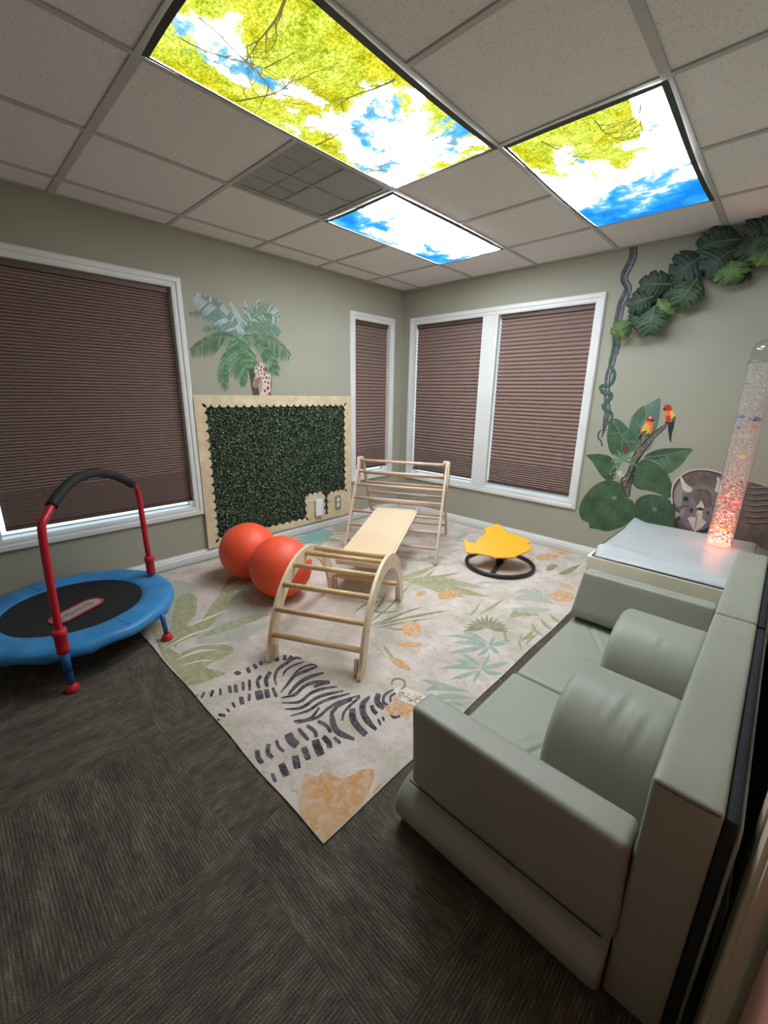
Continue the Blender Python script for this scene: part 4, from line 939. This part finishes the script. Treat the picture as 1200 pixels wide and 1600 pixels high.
# ------------------------------------------------------------------ leaf wall panel with scalloped border
m_paper = mottled('tan_burlap_paper', lin(222, 204, 172), lin(206, 184, 150), 14, 0.9, 0.1, 120, 0.001, stretch=(1, 1, 1))
m_hedge = newmat('dark_backing_mesh', lin(16, 30, 16), 0.95)
def leafgreen(name, c): return mottled(name, c, tuple(v*0.7 for v in c[:3])+(1,), 30, 0.5)
m_leafs = [leafgreen('boxwood_dark', lin(52, 72, 50)), leafgreen('boxwood_mid', lin(78, 102, 70)), leafgreen('boxwood_highlight', lin(142, 160, 124)), m_hedge]  # the palest green paints highlights onto the foliage
t = thing('leaf_wall_panel', 'artificial green hedge panel with scalloped tan paper border on the left wall', 'wall panel', (0, -1.56, 0.7))
py0, py1, pz0, pz1 = -2.335, -0.782, 0.09, 1.296
mb = MB(); mb.box((0.001, py0, pz0), (0.004, py1, pz1)); mb.build('backing_board', m_paper, t)
GP = [(-2.262, 0.155), (-2.262, 1.222), (-0.850, 1.222), (-0.850, 0.345), (-1.085, 0.345), (-1.085, 0.150), (-1.150, 0.150), (-1.150, 0.368), (-1.352, 0.368), (-1.352, 0.135)]
def inside(y, z, P=GP):
    c = False; j = len(P)-1
    for i in range(len(P)):
        if (P[i][1] > z) != (P[j][1] > z) and y < (P[j][0]-P[i][0])*(z-P[i][1])/(P[j][1]-P[i][1])+P[i][0]: c = not c
        j = i
    return c
mb = MB(); rnd = random.Random(5); mb.m = 3; mb.poly([(0.006, y, z) for y, z in GP])
cnt = 0
while cnt < 14000:
    y = rnd.uniform(-2.275, -0.838); z = rnd.uniform(0.13, 1.235)
    if not inside(y, z): continue
    cnt += 1; mb.m = rnd.choices((0, 1, 2), (5, 5, 3))[0]
    L_ = rnd.uniform(0.012, 0.020); W_ = L_*0.55; an = rnd.uniform(0, 2*PI); d = Vector((rnd.uniform(0.1, 0.6), math.cos(an), math.sin(an))).normalized(); s_ = d.cross(Vector((rnd.uniform(0.3, 1), rnd.uniform(-.5, .5), rnd.uniform(-.5, .5)))).normalized()
    p = Vector((rnd.uniform(0.007, 0.018), y, z)); m_ = p+d*L_*0.5+Vector((0.001, 0, 0))
    mb.poly([p, m_+s_*W_*0.5, p+d*L_, m_-s_*W_*0.5])
tag(mb.build('hedge_foliage', m_leafs, t), kind='stuff')
mb = MB(); T = 0.0262; TK = 0.002
def strip(a, b, w0):   # paper strip of height w between two y/z corners
    mb.box((T-TK, min(a[0], b[0]), min(a[1], b[1])), (T, max(a[0], b[0]), max(a[1], b[1])))
strip((py0, 1.235), (py1, pz1), 0); strip((py0, pz0), (-2.275, 1.235), 0); strip((-0.838, pz0), (py1, 1.235), 0); strip((-2.275, pz0), (-1.340, 0.125), 0)
strip((-1.340, pz0), (-1.162, 0.356), 0); strip((-1.162, pz0), (-1.073, 0.140), 0); strip((-1.073, pz0), (-0.838, 0.334), 0)
def scallops(a, b, nrm, step=0.070):
    a = Vector((*a, 0)); b = Vector((*b, 0)); n_ = max(1, round((b-a).length/step)); d = (b-a)/n_; q = d.length/2; nn = Vector((*nrm, 0))
    for i in range(n_):
        c = a+d*(i+0.5); P = [c+d.normalized()*(q*math.cos(k*PI/10))+nn*(0.033*math.sin(k*PI/10)) for k in range(11)]
        mb.prism([(T-TK, p.x, p.y) for p in P], (TK, 0, 0))
scallops((-2.275, 1.235), (-0.838, 1.235), (0, -1)); scallops((-2.275, 0.125), (-2.275, 1.235), (1, 0)); scallops((-0.838, 0.334), (-0.838, 1.235), (-1, 0))
scallops((-2.275, 0.125), (-1.340, 0.125), (0, 1)); scallops((-1.340, 0.125), (-1.340, 0.356), (-1, 0)); scallops((-1.340, 0.356), (-1.162, 0.356), (0, 1), 0.06); scallops((-1.162, 0.14), (-1.162, 0.356), (1, 0)); scallops((-1.073, 0.14), (-1.073, 0.334), (-1, 0)); scallops((-1.073, 0.334), (-0.838, 0.334), (0, 1), 0.06)
mb.build('scalloped_border', m_paper, t, recalc=True)
# outlet plate and plug-in unit on the bare tan squares
m_plate2 = newmat('taupe_switch_plate', lin(150, 140, 126), 0.45); m_whitep = newmat('white_plastic', lin(232, 232, 238), 0.4)
t = thing('wall_outlet', 'taupe wall plate with two pale sockets low on the panel border', 'wall outlet', (T, -0.963, 0.243))
mb = MB(); mb.box((T, -1.003, 0.172), (T+0.006, -0.927, 0.312)); mb.build('plate', m_plate2, t)
for z in (0.215, 0.268): mb = MB(); mb.box((T+0.006, -0.984, z-0.018), (T+0.009, -0.950, z+0.018)); mb.build('socket', m_whitep, t)
t = thing('plug_in_unit', 'white plastic box plugged in at the notch of the hedge panel', 'plug-in unit', (T, -1.225, 0.23))
mb = MB(); mb.box((T+0.004, -1.268, 0.155), (T+0.034, -1.184, 0.318)); o = mb.build('case', m_whitep, t); md = o.modifiers.new('b', 'BEVEL'); md.width = 0.006; md.segments = 3
mb = MB(); mb.box((T, -1.262, 0.17), (T+0.004, -1.19, 0.30)); mb.build('back_plate', m_plate2, t)
mb = MB(); mb.box((T, -1.335, 0.303), (T+0.005, -1.262, 0.310)); mb.build('lead', m_paper, t)

# ------------------------------------------------------------------ painted murals (flat paint on the walls)
def paint(name, c, c2=None, sc=30): return mottled(name, c, c2 or tuple(v*0.62 for v in c[:3])+(1,), sc, 0.7, lo=0.3, hi=0.7)
class Mural(MB):
    """flat paint on a wall: each new layer sits a hair in front of the last"""
    def __init__(s, ax, ox, oy, sc): super().__init__(); s.ax = ax; s.o = (ox, oy, sc); s.k = 0; LIFT[0] = 0.0
    def layer(s): s.k += 1; return s
    def pr(s, x, y):
        d = 0.0006+0.00002*s.k+LIFT[0]; return on(s.o[0]+x/s.o[2], s.o[1]+y/s.o[2], s.ax, d if s.ax == 0 else -d)
    def F(s, pts, m, smooth=True): s.layer(); fill2d(s, pts, s.pr, m, smooth)
    def St(s, pts, w, m, shape=None, taper=(0.25, 0.25), k=5): stroke2d(s, pts, w, s.pr, m, taper, k, shape)
# palm tree
PM = [paint('palm_pale_blue_green', lin(190, 206, 204), lin(164, 186, 182)), paint('palm_mid_green', lin(126, 160, 130), lin(92, 130, 98)), paint('palm_green', lin(86, 132, 82), lin(58, 100, 56)), paint('palm_dark', lin(52, 84, 60)), paint('palm_trunk_paint', lin(96, 84, 72), lin(58, 52, 46), 60), paint('palm_slate', lin(128, 152, 148), lin(104, 130, 126))]
pm = Mural(0, 280, 440, 6.0); rnd = random.Random(4)
def frond(spine, la, lb, m, sweep=0.6, n_=26, w=9, m2=None, droop=0.0):
    pm.layer(); C = smoothpath(spine, 8); N_ = len(C)
    tot = 0
    for i in range(n_):
        f = (i+0.5)/n_; q = C[int(f*(N_-1))]; q2 = C[min(N_-1, int(f*(N_-1))+1)]; d = (q2-q)
        if d.length == 0: d = C[-1]-C[-2]
        d.normalize(); nrm = Vector((-d.y, d.x, 0)); sz = (math.sin(PI*(0.12+0.80*f))**0.7)
        for sgn, L_ in ((1, la), (-1, lb)):
            l = L_*sz*rnd.uniform(0.85, 1.12); v = (nrm*sgn+d*sweep).normalized()*l; tip = q+v+Vector((0, droop*l, 0)); mid = q+v*0.5+Vector((0, -0.04*l+droop*l*0.25, 0))
            pm.St([(q.x, q.y), (mid.x, mid.y), (tip.x, tip.y)], w*1.45*rnd.uniform(0.8, 1.1), (m2 if (m2 is not None and rnd.random() < 0.4) else m), shape=lambda t: max(0.06, math.sin(PI*(0.15+0.85*t))**0.8), k=4)
    pm.layer(); pm.St([(c.x, c.y) for c in C[::3]], 4, 3 if m > 0 else 5, taper=(1, 0.3))
pm.F([(640,770),(655,860),(670,960),(690,1068),(752,1068),(742,980),(722,900),(700,840),(705,780)], 4, False)
pm.layer()
for y in range(800, 1060, 26): pm.St([(648+(y-790)*0.17, y), (690+(y-790)*0.17, y+10), (706+(y-790)*0.17, y)], 5, 3)
frond([(600,470),(560,340),(480,185)], 30, 45, 0, 1.4, 16, 16)
frond([(640,400),(635,300),(622,180)], 35, 35, 0, 1.3, 16, 12, 5)
frond([(650,400),(690,300),(745,170)], 60, 30, 0, 1.2, 16, 12, 1)
frond([(540,530),(440,450),(330,440),(215,455)], 75, 45, 5, 0.7, 22, 8, 1, 0.2)
frond([(480,420),(330,360),(200,300),(90,300)], 55, 50, 5, 0.7, 20, 8, 1, 0.25)
frond([(580,520),(470,360),(330,225),(145,118)], 80, 150, 0, 0.35, 34, 15, 5, 0.12)
frond([(600,500),(690,350),(820,300),(935,340)], 110, 130, 1, 0.45, 30, 10, 0, 0.15)
frond([(610,450),(740,400),(860,430),(945,495)], 90, 70, 1, 0.5, 26, 9, 5, 0.25)
frond([(600,510),(780,510),(930,580),(1050,700)], 130, 50, 2, 0.55, 34, 9, 1, 0.35)
frond([(700,520),(800,640),(870,760),(900,880)], 90, 90, 2, 0.7, 26, 9, 1, 0.25)
frond([(560,530),(400,500),(250,555),(100,650)], 60, 130, 2, 0.55, 34, 9, 1, 0.3)
frond([(550,600),(460,700),(420,850),(445,1020)], 90, 70, 2, 0.9, 26, 9, 1, 0.2)
frond([(570,620),(590,740),(600,860),(600,985)], 70, 70, 2, 0.9, 24, 8, 1, 0.1)
frond([(560,535),(562,620),(575,720),(640,830)], 200, 190, 2, 0.5, 36, 10, 1, 0.18)
po = pm.build('palm_mural', PM); tag(po, 'palm tree painted on the left wall above the green hedge panel', 'wall painting')
# giraffe peeking from behind the trunk
gm = Mural(0, 280, 440, 6.0); gm.k = 40
GM = [paint('giraffe_cream', lin(226, 206, 194), lin(206, 176, 166)), paint('giraffe_brown', lin(84, 52, 50)), paint('giraffe_muzzle', lin(176, 132, 128), lin(140, 100, 98)), paint('giraffe_mane', lin(60, 42, 40))]
gm.F([(845,860),(862,890),(868,960),(862,1068),(845,1068)], 3, False)
gm.F([(700,800),(722,775),(760,760),(800,765),(832,785),(845,840),(858,880),(858,960),(852,1068),(762,1068),(775,1010),(782,950),(770,935),(748,958),(730,990),(700,988),(688,960),(700,920),(716,880),(705,830)], 0)
gm.F([(700,920),(690,955),(698,985),(728,990),(748,958),(775,925),(770,890),(735,900)], 2)
gm.F([(782,815),(800,795),(826,800),(838,825),(820,850),(795,845)], 2)
gm.layer()
for x, y, r_ in [(728,815,9),(745,788,10),(770,800,11),(738,840,9),(762,830,10),(720,790,6),(745,870,9),(720,860,7),(772,862,9),(800,870,11),(830,860,10),(815,900,12),(840,905,10),(805,940,11),(835,950,12),(830,1000,16),(803,1025,14),(845,1050,15),(820,1062,9),(722,890,6),(740,905,6),(788,905,8),(812,780,7),(716,940,4),(730,930,4)]:
    gm.F([(x-r_*0.7, y), (x, y-r_*1.2), (x+r_*0.75, y-r_*0.2), (x+r_*0.2, y+r_*1.2)], 1); gm.k -= 1
gm.layer(); gm.F([(800,818),(812,808),(826,820),(812,832)], 3)
tag(gm.build('giraffe_mural', GM), 'spotted giraffe head painted on the wall beside the palm trunk', 'wall painting')
# vine and snake-like creeper painted on the back wall
VM = [paint('vine_slate', lin(112, 114, 122), lin(70, 72, 84), 25), paint('vine_dark', lin(46, 48, 58)), paint('vine_light', lin(176, 176, 178)), paint('creeper_green', lin(74, 120, 92), lin(44, 84, 62)), paint('creeper_shadow', lin(28, 52, 40))]
vm = Mural(1, 880, 340, 3.75)
vp = [(412,160),(410,225),(388,280),(362,330),(358,370),(380,405),(370,450),(345,500),(330,560),(318,620),(312,690),(312,740),(300,800),(285,860),(262,930),(258,1000),(255,1070),(262,1130),(250,1180),(240,1240),(225,1290)]
vm.layer(); vm.St(vp[:13], 46, 1, taper=(1, 1)); vm.layer(); vm.St(vp[:13], 38, 0, taper=(1, 1)); vm.layer(); vm.St([(x+8, y) for x, y in vp[:12]], 6, 2); vm.St([(x-10, y+10) for x, y in vp[:12]], 5, 1); vm.St([(x-1, y+30) for x, y in vp[2:10]], 4, 1)
vm.layer(); vm.St(vp[12:], 32, 1, taper=(1, 0.2)); vm.layer(); vm.St(vp[12:], 24, 0, taper=(1, 0.2)); vm.layer(); vm.St([(x+4, y) for x, y in vp[12:18]], 5, 2)
cr = [(290,690),(300,740),(285,800),(275,860),(300,910),(290,960),(262,985),(235,985),(220,1000),(240,1030),(275,1030),(280,1055),(250,1085),(235,1105),(250,1130),(278,1140),(285,1170),(268,1200),(240,1225),(250,1250)]
vm.layer(); vm.St(cr, 22, 4, taper=(0.5, 0.3)); vm.layer(); vm.St([(x-1, y-2) for x, y in cr], 15, 3, taper=(0.5, 0.3))
vm.layer(); vm.St([(240,1240),(212,1255),(205,1290),(222,1310),(228,1340),(222,1325)], 8, 1); vm.St([(250,1190),(235,1220),(240,1250)], 6, 1)
tag(vm.build('vine_mural', VM), 'grey twisted vine with green creeper painted beside the double window', 'wall painting')
# big-leaved plant, branch and flowers
LM = [paint('leaf_deep_green', lin(76, 106, 74), lin(48, 74, 52), 9), paint('leaf_mid_green', lin(88, 118, 90), lin(62, 90, 68), 9), paint('leaf_blue_green', lin(114, 140, 124), lin(82, 108, 92), 9), paint('leaf_vein', lin(132, 166, 132)), paint('bark_grey', lin(140, 132, 118), lin(66, 62, 56), 55), paint('bark_dark', lin(50, 48, 44)),
      paint('tuft_green', lin(118, 156, 112), lin(78, 116, 76)), paint('flower_white', lin(232, 228, 206), lin(210, 206, 176)), paint('flower_pink', lin(120, 72, 74)), paint('leaf_shadow', lin(34, 54, 40))]
lm = Mural(1, 880, 580, 3.75)
def bigleaf(outline, m, veins=(), vm_=3, w=3, shade=None):
    lm.F(outline, m)
    if shade: lm.F(shade[0], shade[1])
    lm.layer()
    for v in veins: lm.St(v, w, vm_, taper=(1, 0.1))
bigleaf([(385,340),(392,290),(420,245),(470,205),(520,180),(568,160),(568,230),(560,290),(540,360),(525,420),(490,470),(455,440),(425,400),(395,375)], 2, [[(460,430),(490,330),(566,165)],[(480,360),(430,300)],[(492,330),(550,290)],[(510,280),(470,230)],[(470,400),(410,350)]], shade=([(385,340),(420,245),(470,205),(480,260),(450,330),(455,440),(420,400)], 1))
bigleaf([(262,330),(275,285),(310,278),(350,300),(390,345),(420,385),(445,410),(430,450),(380,490),(320,500),(280,480),(262,430),(255,380)], 1, [[(290,285),(330,360),(400,460)],[(330,360),(270,370)],[(350,390),(340,470)],[(345,375),(380,350)],[(370,415),(425,410)]], shade=([(262,330),(275,285),(300,300),(340,380),(390,470),(320,500),(280,480),(262,430)], 0))
bigleaf([(132,490),(180,486),(225,486),(275,500),(305,540),(312,590),(298,632),(262,642),(225,615),(195,570),(165,525)], 0, [[(132,490),(210,530),(290,620)]], 1, 3)
bigleaf([(465,508),(500,480),(560,458),(640,450),(755,455),(735,490),(700,540),(660,575),(610,602),(580,560),(530,525)], 1, [[(470,505),(600,490),(750,457)],[(600,490),(640,560)],[(560,492),(600,560)]], 3, 3, shade=([(465,508),(500,480),(560,458),(640,450),(755,455),(620,490),(540,520)], 0))
bigleaf([(395,650),(405,590),(435,545),(470,515),(520,525),(570,555),(610,600),(636,660),(640,715),(615,745),(560,720),(500,700),(440,690)], 0, [[(420,680),(500,600),(600,640)],[(500,600),(560,560)],[(460,630),(560,690)]], 1, 3)
bigleaf([(415,800),(425,765),(455,735),(505,722),(560,728),(610,745),(645,785),(658,830),(652,890),(642,930),(570,925),(490,910),(420,890),(395,850)], 0, [[(535,810),(535+dx,810+dy)] for dx, dy in ((90,60),(60,95),(0,100),(-70,70),(-110,20),(-90,-40),(-30,-75),(40,-70),(95,-20))], 1, 4)
bigleaf([(95,840),(92,810),(108,760),(150,700),(195,662),(250,640),(310,645),(350,675),(372,735),(410,765),(418,810),(405,865),(360,905),(300,928),(250,938),(200,925),(155,918),(148,890),(110,870)], 0, [[(300,742),(300+dx,742+dy)] for dx, dy in ((95,60),(60,130),(0,170),(-80,150),(-150,120),(-190,60),(-150,-20),(-80,-75),(0,-90))], 1, 4)
lm.layer()
for cx_, cy_ in ((300, 742), (535, 808)):
    for k in range(7): lm.St([(cx_, cy_), (cx_+22*math.cos(k*0.9), cy_+18*math.sin(k*0.9))], 4, 3, taper=(1, 0.1))
lm.F([(330,640),(370,600),(392,545),(405,500),(430,455),(470,415),(520,365),(560,335),(600,308),(612,318),(590,345),(545,385),(500,440),(460,500),(430,550),(418,610),(400,670),(390,738),(368,735),(355,700)], 5, False)
lm.F([(340,642),(378,602),(400,545),(412,500),(440,458),(480,418),(528,368),(600,312),(608,318),(545,378),(495,436),(452,498),(422,550),(410,610),(394,665),(384,730),(372,728),(360,695)], 4, False)
lm.F([(410,470),(430,430),(450,395),(462,400),(452,440),(430,478)], 4, False)
lm.layer()
for k in range(9): lm.St([(360+k*5, 700-k*6), (395+k*5, 600-k*8), (430+k*7, 520-k*9)], 3, 5)
lm.layer()
for dx, dy in ((-70,10),(-60,-35),(-30,-60),(10,-65),(45,-55),(80,-60),(70,-10),(95,40),(-50,45),(-40,85),(60,30),(-75,75)): lm.St([(345,525),(345+dx*0.6,525+dy*0.6-12),(345+dx,525+dy)], 13, 6, shape=leafshape)
rnd = random.Random(9); lm.layer()
for k in range(46):
    x, y = 330+rnd.gauss(0, 24), 602+rnd.gauss(0, 14); r_ = rnd.uniform(2.5, 5); lm.F([(x-r_, y), (x, y-r_), (x+r_, y), (x, y+r_)], 7, False); lm.k -= 1
lm.layer(); lm.F([(345,455),(360,440),(378,448),(385,468),(370,482),(350,475)], 8)
tag(lm.build('jungle_plant_mural', LM), 'large-leaved jungle plant and branch painted low on the back wall', 'wall painting')
# two parrots
BM = [paint('parrot_orange', lin(240, 130, 60), lin(232, 100, 50)), paint('parrot_red', lin(206, 60, 50)), paint('parrot_yellow', lin(236, 196, 90), lin(220, 170, 70)), paint('parrot_green', lin(90, 110, 64)), paint('parrot_dark', lin(44, 46, 52)), paint('parrot_pale', lin(236, 226, 214))]
bm_ = Mural(1, 880, 580, 3.75); bm_.k = 24
bm_.F([(445,380),(470,362),(500,372),(520,350),(530,300),(528,275),(512,264),(492,272),(482,300),(462,330),(452,355)], 0)
bm_.F([(462,345),(478,305),(505,320),(505,350),(480,368),(455,372)], 2); bm_.F([(446,382),(455,358),(480,348),(492,352),(470,378)], 3); bm_.F([(486,290),(490,272),(510,264),(526,272),(528,290),(510,298)], 1)
bm_.F([(515,280),(530,284),(526,298),(516,292)], 4); bm_.F([(498,270),(512,266),(520,274),(506,276)], 5); bm_.F([(440,400),(450,372),(462,376),(456,398)], 4); bm_.F([(486,378),(500,366),(506,374),(494,382)], 4)
tag(bm_.build('parrot_mural', BM), 'painted orange parrot with green wing, lower of the two on the branch', 'wall painting', 'painted parrots')
bm_ = Mural(1, 880, 580, 3.75); bm_.k = 24
bm_.F([(615,300),(600,290),(595,250),(598,218),(612,198),(630,200),(640,225),(655,262),(655,290),(640,302)], 0)
bm_.F([(625,240),(640,232),(656,262),(656,290),(636,296)], 2); bm_.F([(632,285),(656,262),(658,288),(640,300)], 3); bm_.F([(588,225),(595,200),(615,196),(632,204),(636,222),(615,232)], 1); bm_.F([(602,262),(626,262),(630,290),(608,302),(600,285)], 1)
bm_.F([(582,225),(592,212),(602,218),(596,232)], 4); bm_.F([(612,300),(640,296),(652,290),(648,330),(636,370),(632,418),(622,400),(615,350)], 4); bm_.F([(596,298),(612,294),(612,308),(600,310)], 4)
tag(bm_.build('parrot_mural', BM), 'painted orange parrot with long dark tail, upper one at the branch tip', 'wall painting', 'painted parrots')
# triceratops
DM = [paint('hide_grey_brown', lin(122, 108, 98), lin(92, 82, 76), 22), paint('hide_violet_grey', lin(138, 128, 130), lin(112, 102, 106), 14), paint('hide_dark', lin(74, 66, 64)), paint('horn_ivory', lin(224, 214, 200), lin(200, 186, 170)), paint('hide_light', lin(160, 150, 148), lin(140, 130, 130), 14), paint('eye_black', lin(30, 26, 26))]
dm = Mural(1, 880, 580, 3.75); dm.k = 30
dm.F([(1050,640),(1100,645),(1160,665),(1210,690),(1280,720),(1340,760),(1380,820),(1400,900),(1380,980),(1330,1030),(1240,1060),(1170,1040),(1100,1010),(1000,985),(860,960),(900,700)], 0)
dm.layer()
for y0_ in range(690, 900, 34): dm.St([(1060, y0_-8), (1130, y0_+2), (1200, y0_-2), (1300, y0_+16)], 8, 2); dm.St([(1060, y0_-16), (1130, y0_-8), (1200, y0_-12), (1300, y0_+4)], 4, 4)
dm.F([(640,762),(638,700),(652,655),(690,615),(750,585),(820,578),(880,588),(940,610),(990,660),(1010,740),(1000,830),(960,900),(820,950),(720,945),(655,930),(650,870),(685,840),(650,810)], 2)
dm.F([(648,760),(648,705),(662,662),(698,624),(752,596),(820,588),(876,598),(930,620),(975,668),(992,740),(980,820),(900,880),(800,930),(720,930),(670,900),(690,845),(660,800)], 0)
dm.F([(650,760),(655,700),(690,650),(702,690),(700,740),(690,790),(665,790)], 4)
dm.F([(700,700),(730,680),(790,668),(860,672),(905,700),(930,760),(915,850),(860,905),(790,935),(730,920),(690,870),(690,820),(705,780),(695,740)], 1)
dm.F([(760,700),(800,690),(850,700),(870,740),(860,800),(800,790),(770,760)], 0)
dm.F([(682,615),(692,617),(712,650),(735,672),(757,685),(752,705),(735,712),(708,702),(700,690),(690,650)], 3, False)
dm.F([(900,620),(912,622),(925,655),(930,690),(912,712),(890,705),(892,680),(902,650)], 3, False)
dm.F([(668,850),(700,800),(712,815),(702,850)], 4)
dm.F([(700,745),(712,733),(732,738),(736,752),(722,764),(704,760)], 2); dm.F([(712,746),(720,740),(729,746),(722,755),(714,754)], 5)
dm.F([(738,812),(752,800),(764,812),(758,828),(744,828)], 2); dm.F([(838,830),(850,820),(858,835),(848,848)], 2)
dm.F([(778,800),(795,775),(808,755),(820,775),(828,808),(805,800)], 3, False)
dm.F([(778,802),(805,798),(826,808),(800,818)], 2)
dm.F([(786,815),(818,818),(814,862),(840,884),(812,915),(772,942),(745,900),(730,862),(748,852),(776,858)], 3, False)
dm.layer()
for pts in ([(790,830),(780,870),(774,930)], [(660,880),(700,910),(740,930)], [(720,930),(780,945),(860,930)], [(690,800),(720,790),(740,800)], [(850,760),(880,800),(880,860)]): dm.St(pts, 5, 2)
dm.layer()
fr = smoothpath([(638,772),(636,700),(652,652),(690,612),(750,582),(820,575),(880,584),(940,606),(990,655),(1012,740)], 6)
for p in fr[::1]: dm.F([(p.x-4, p.y-4), (p.x+4, p.y-4), (p.x+4, p.y+4), (p.x-4, p.y+4)], 3, True); dm.k -= 1
for k in range(16): x, y = 1075+k*14, 640+k*3.4; dm.F([(x-4, y-3), (x+4, y-3), (x+4, y+3), (x-4, y+3)], 3, True); dm.k -= 1
tag(dm.build('triceratops_mural', DM), 'grey triceratops painted on the back wall behind the bubble tube', 'wall painting')

# ------------------------------------------------------------------ fabric monstera leaf garland, top right
def gleaf(name, c, c2):
    m = newmat(name, c, 0.55); n = N(m); f = n.noise(n.coord(), 18, 3); n.base(n.ramp(f, [(0.35, c), (0.65, c2)])); return m
m_g = [gleaf('fabric_leaf_dark', lin(50, 70, 54), lin(34, 52, 40)), gleaf('fabric_leaf_mid', lin(62, 86, 58), lin(42, 66, 42)), gleaf('fabric_leaf_lime', lin(96, 122, 62), lin(60, 88, 46))]
m_vein = newmat('pale_leaf_vein', lin(150, 168, 130), 0.6); m_stem = mottled('brown_garland_stem', lin(70, 62, 44), lin(50, 46, 34), 40, 0.8)
gc = on(1080, 430, 1, -0.05)
t = thing('leaf_garland', 'garland of dark green fabric monstera leaves along the wall top at right', 'leaf garland', (gc.x, 0, gc.z))
def mleaf(b, tip, wid, mi, off=0.05, cup=0.02, lean=0.03, not_=1.0):
    O = (880, 340, 3.75)
    B = on(O[0]+b[0]/O[2], O[1]+b[1]/O[2], 1, -off); Tt = on(O[0]+tip[0]/O[2], O[1]+tip[1]/O[2], 1, -off-lean)
    ax = Tt-B; L_ = ax.length; ax.normalize(); sd = ax.cross(Vector((0, -1, 0))).normalized(); nn = sd.cross(ax).normalized()
    if nn.y > 0: nn = -nn
    mb = MB(); mb.smooth = True; nt = 36; ns = 6; w_ = wid/O[2]*0.0052*0.5
    rows = []
    for i in range(nt+1):
        tt = i/nt; prof = (math.sin(PI*min(1, tt**0.72*0.98+0.02))**0.75) if tt < 1 else 0.02
        no = 1-0.62*not_*(max(0, math.sin(tt*PI*7.0))**6 if 0.18 < tt < 0.92 else 0)
        row = []
        for j in range(-ns, ns+1):
            s_ = j/ns; lim = prof*(no if abs(s_) > 0.55 else 1)
            ww = w_*s_*(prof if abs(s_) <= 0.55 else (0.55*prof+(abs(s_)-0.55)/0.45*(prof*no-0.55*prof))/abs(s_))
            fwd = 0.16*L_*abs(s_)**1.5*(1 if tt < 0.9 else (1-tt)*10)
            back = -0.10*L_*abs(s_)*max(0, 1-tt*5)
            z = cup*(1-abs(s_)**1.6)+0.006*math.cos(s_*9)*prof*abs(s_) + cup*1.2*math.sin(PI*tt) - cup*0.3*tt + 0.004*math.sin(tt*PI*14)*abs(s_)
            row.append(mb.vert(B+ax*(L_*tt*0.86+fwd+back)+sd*ww+nn*z))
        rows.append(row)
    for a_, c_ in zip(rows[:-1], rows[1:]):
        for j in range(2*ns): mb.face((a_[j], a_[j+1], c_[j+1], c_[j]))
    mb.m = 1; mid = [Vector(mb.v[r[ns]])+nn*0.0016 for r in rows[:33]]
    for i in range(len(mid)-1):
        w0, w1 = 0.0016*(1-i/36), 0.0016*(1-(i+1)/36); mb.poly([mid[i]-sd*w0, mid[i]+sd*w0, mid[i+1]+sd*w1, mid[i+1]-sd*w1])
    mb.build('leaf', [m_g[mi], m_vein], t)
GL = [((1290,40),(1130,110),190,0,.03),((1190,60),(1060,130),170,0,.03),((1040,130),(750,185),160,0,.035),((1150,90),(1090,290),140,0,.05),((1000,190),(800,345),190,0,.05),((1080,300),(1000,390),90,0,.03),((900,180),(1010,300),110,0,.03),
      ((830,225),(615,370),180,0,.05),((660,390),(720,470),110,0,.03),((640,395),(420,400),135,0,.05),((790,360),(660,540),150,1,.07),((640,400),(640,510),90,0,.03),((540,460),(362,540),130,0,.06),((560,480),(640,590),80,2,.05),((470,560),(380,640),90,0,.035),((540,520),(500,712),150,1,.075),
      ((400,620),(275,700),115,2,.07),((990,260),(985,402),135,2,.08),((1210,170),(1170,295),120,2,.08),((1240,90),(1200,200),150,1,.06),((1330,120),(1240,300),150,0,.06),((440,600),(430,660),50,1,.05),((1110,220),(1040,330),90,1,.04),((1300,60),(1420,180),160,0,.05),((1400,100),(1330,260),150,1,.07),((890,360),(950,330),60,0,.03)]
for b, tp, w_, mi, off in GL: mleaf(b, tp, w_, mi, off)
mb = MB(); O = (880, 340, 3.75)
mb.tube([on(O[0]+x/O[2], O[1]+y/O[2], 1, -0.022) for x, y in ((330,640),(480,560),(600,440),(760,350),(900,300),(1060,220),(1200,130),(1400,90))], 0.009, 8); mb.build('stem', m_stem, t)
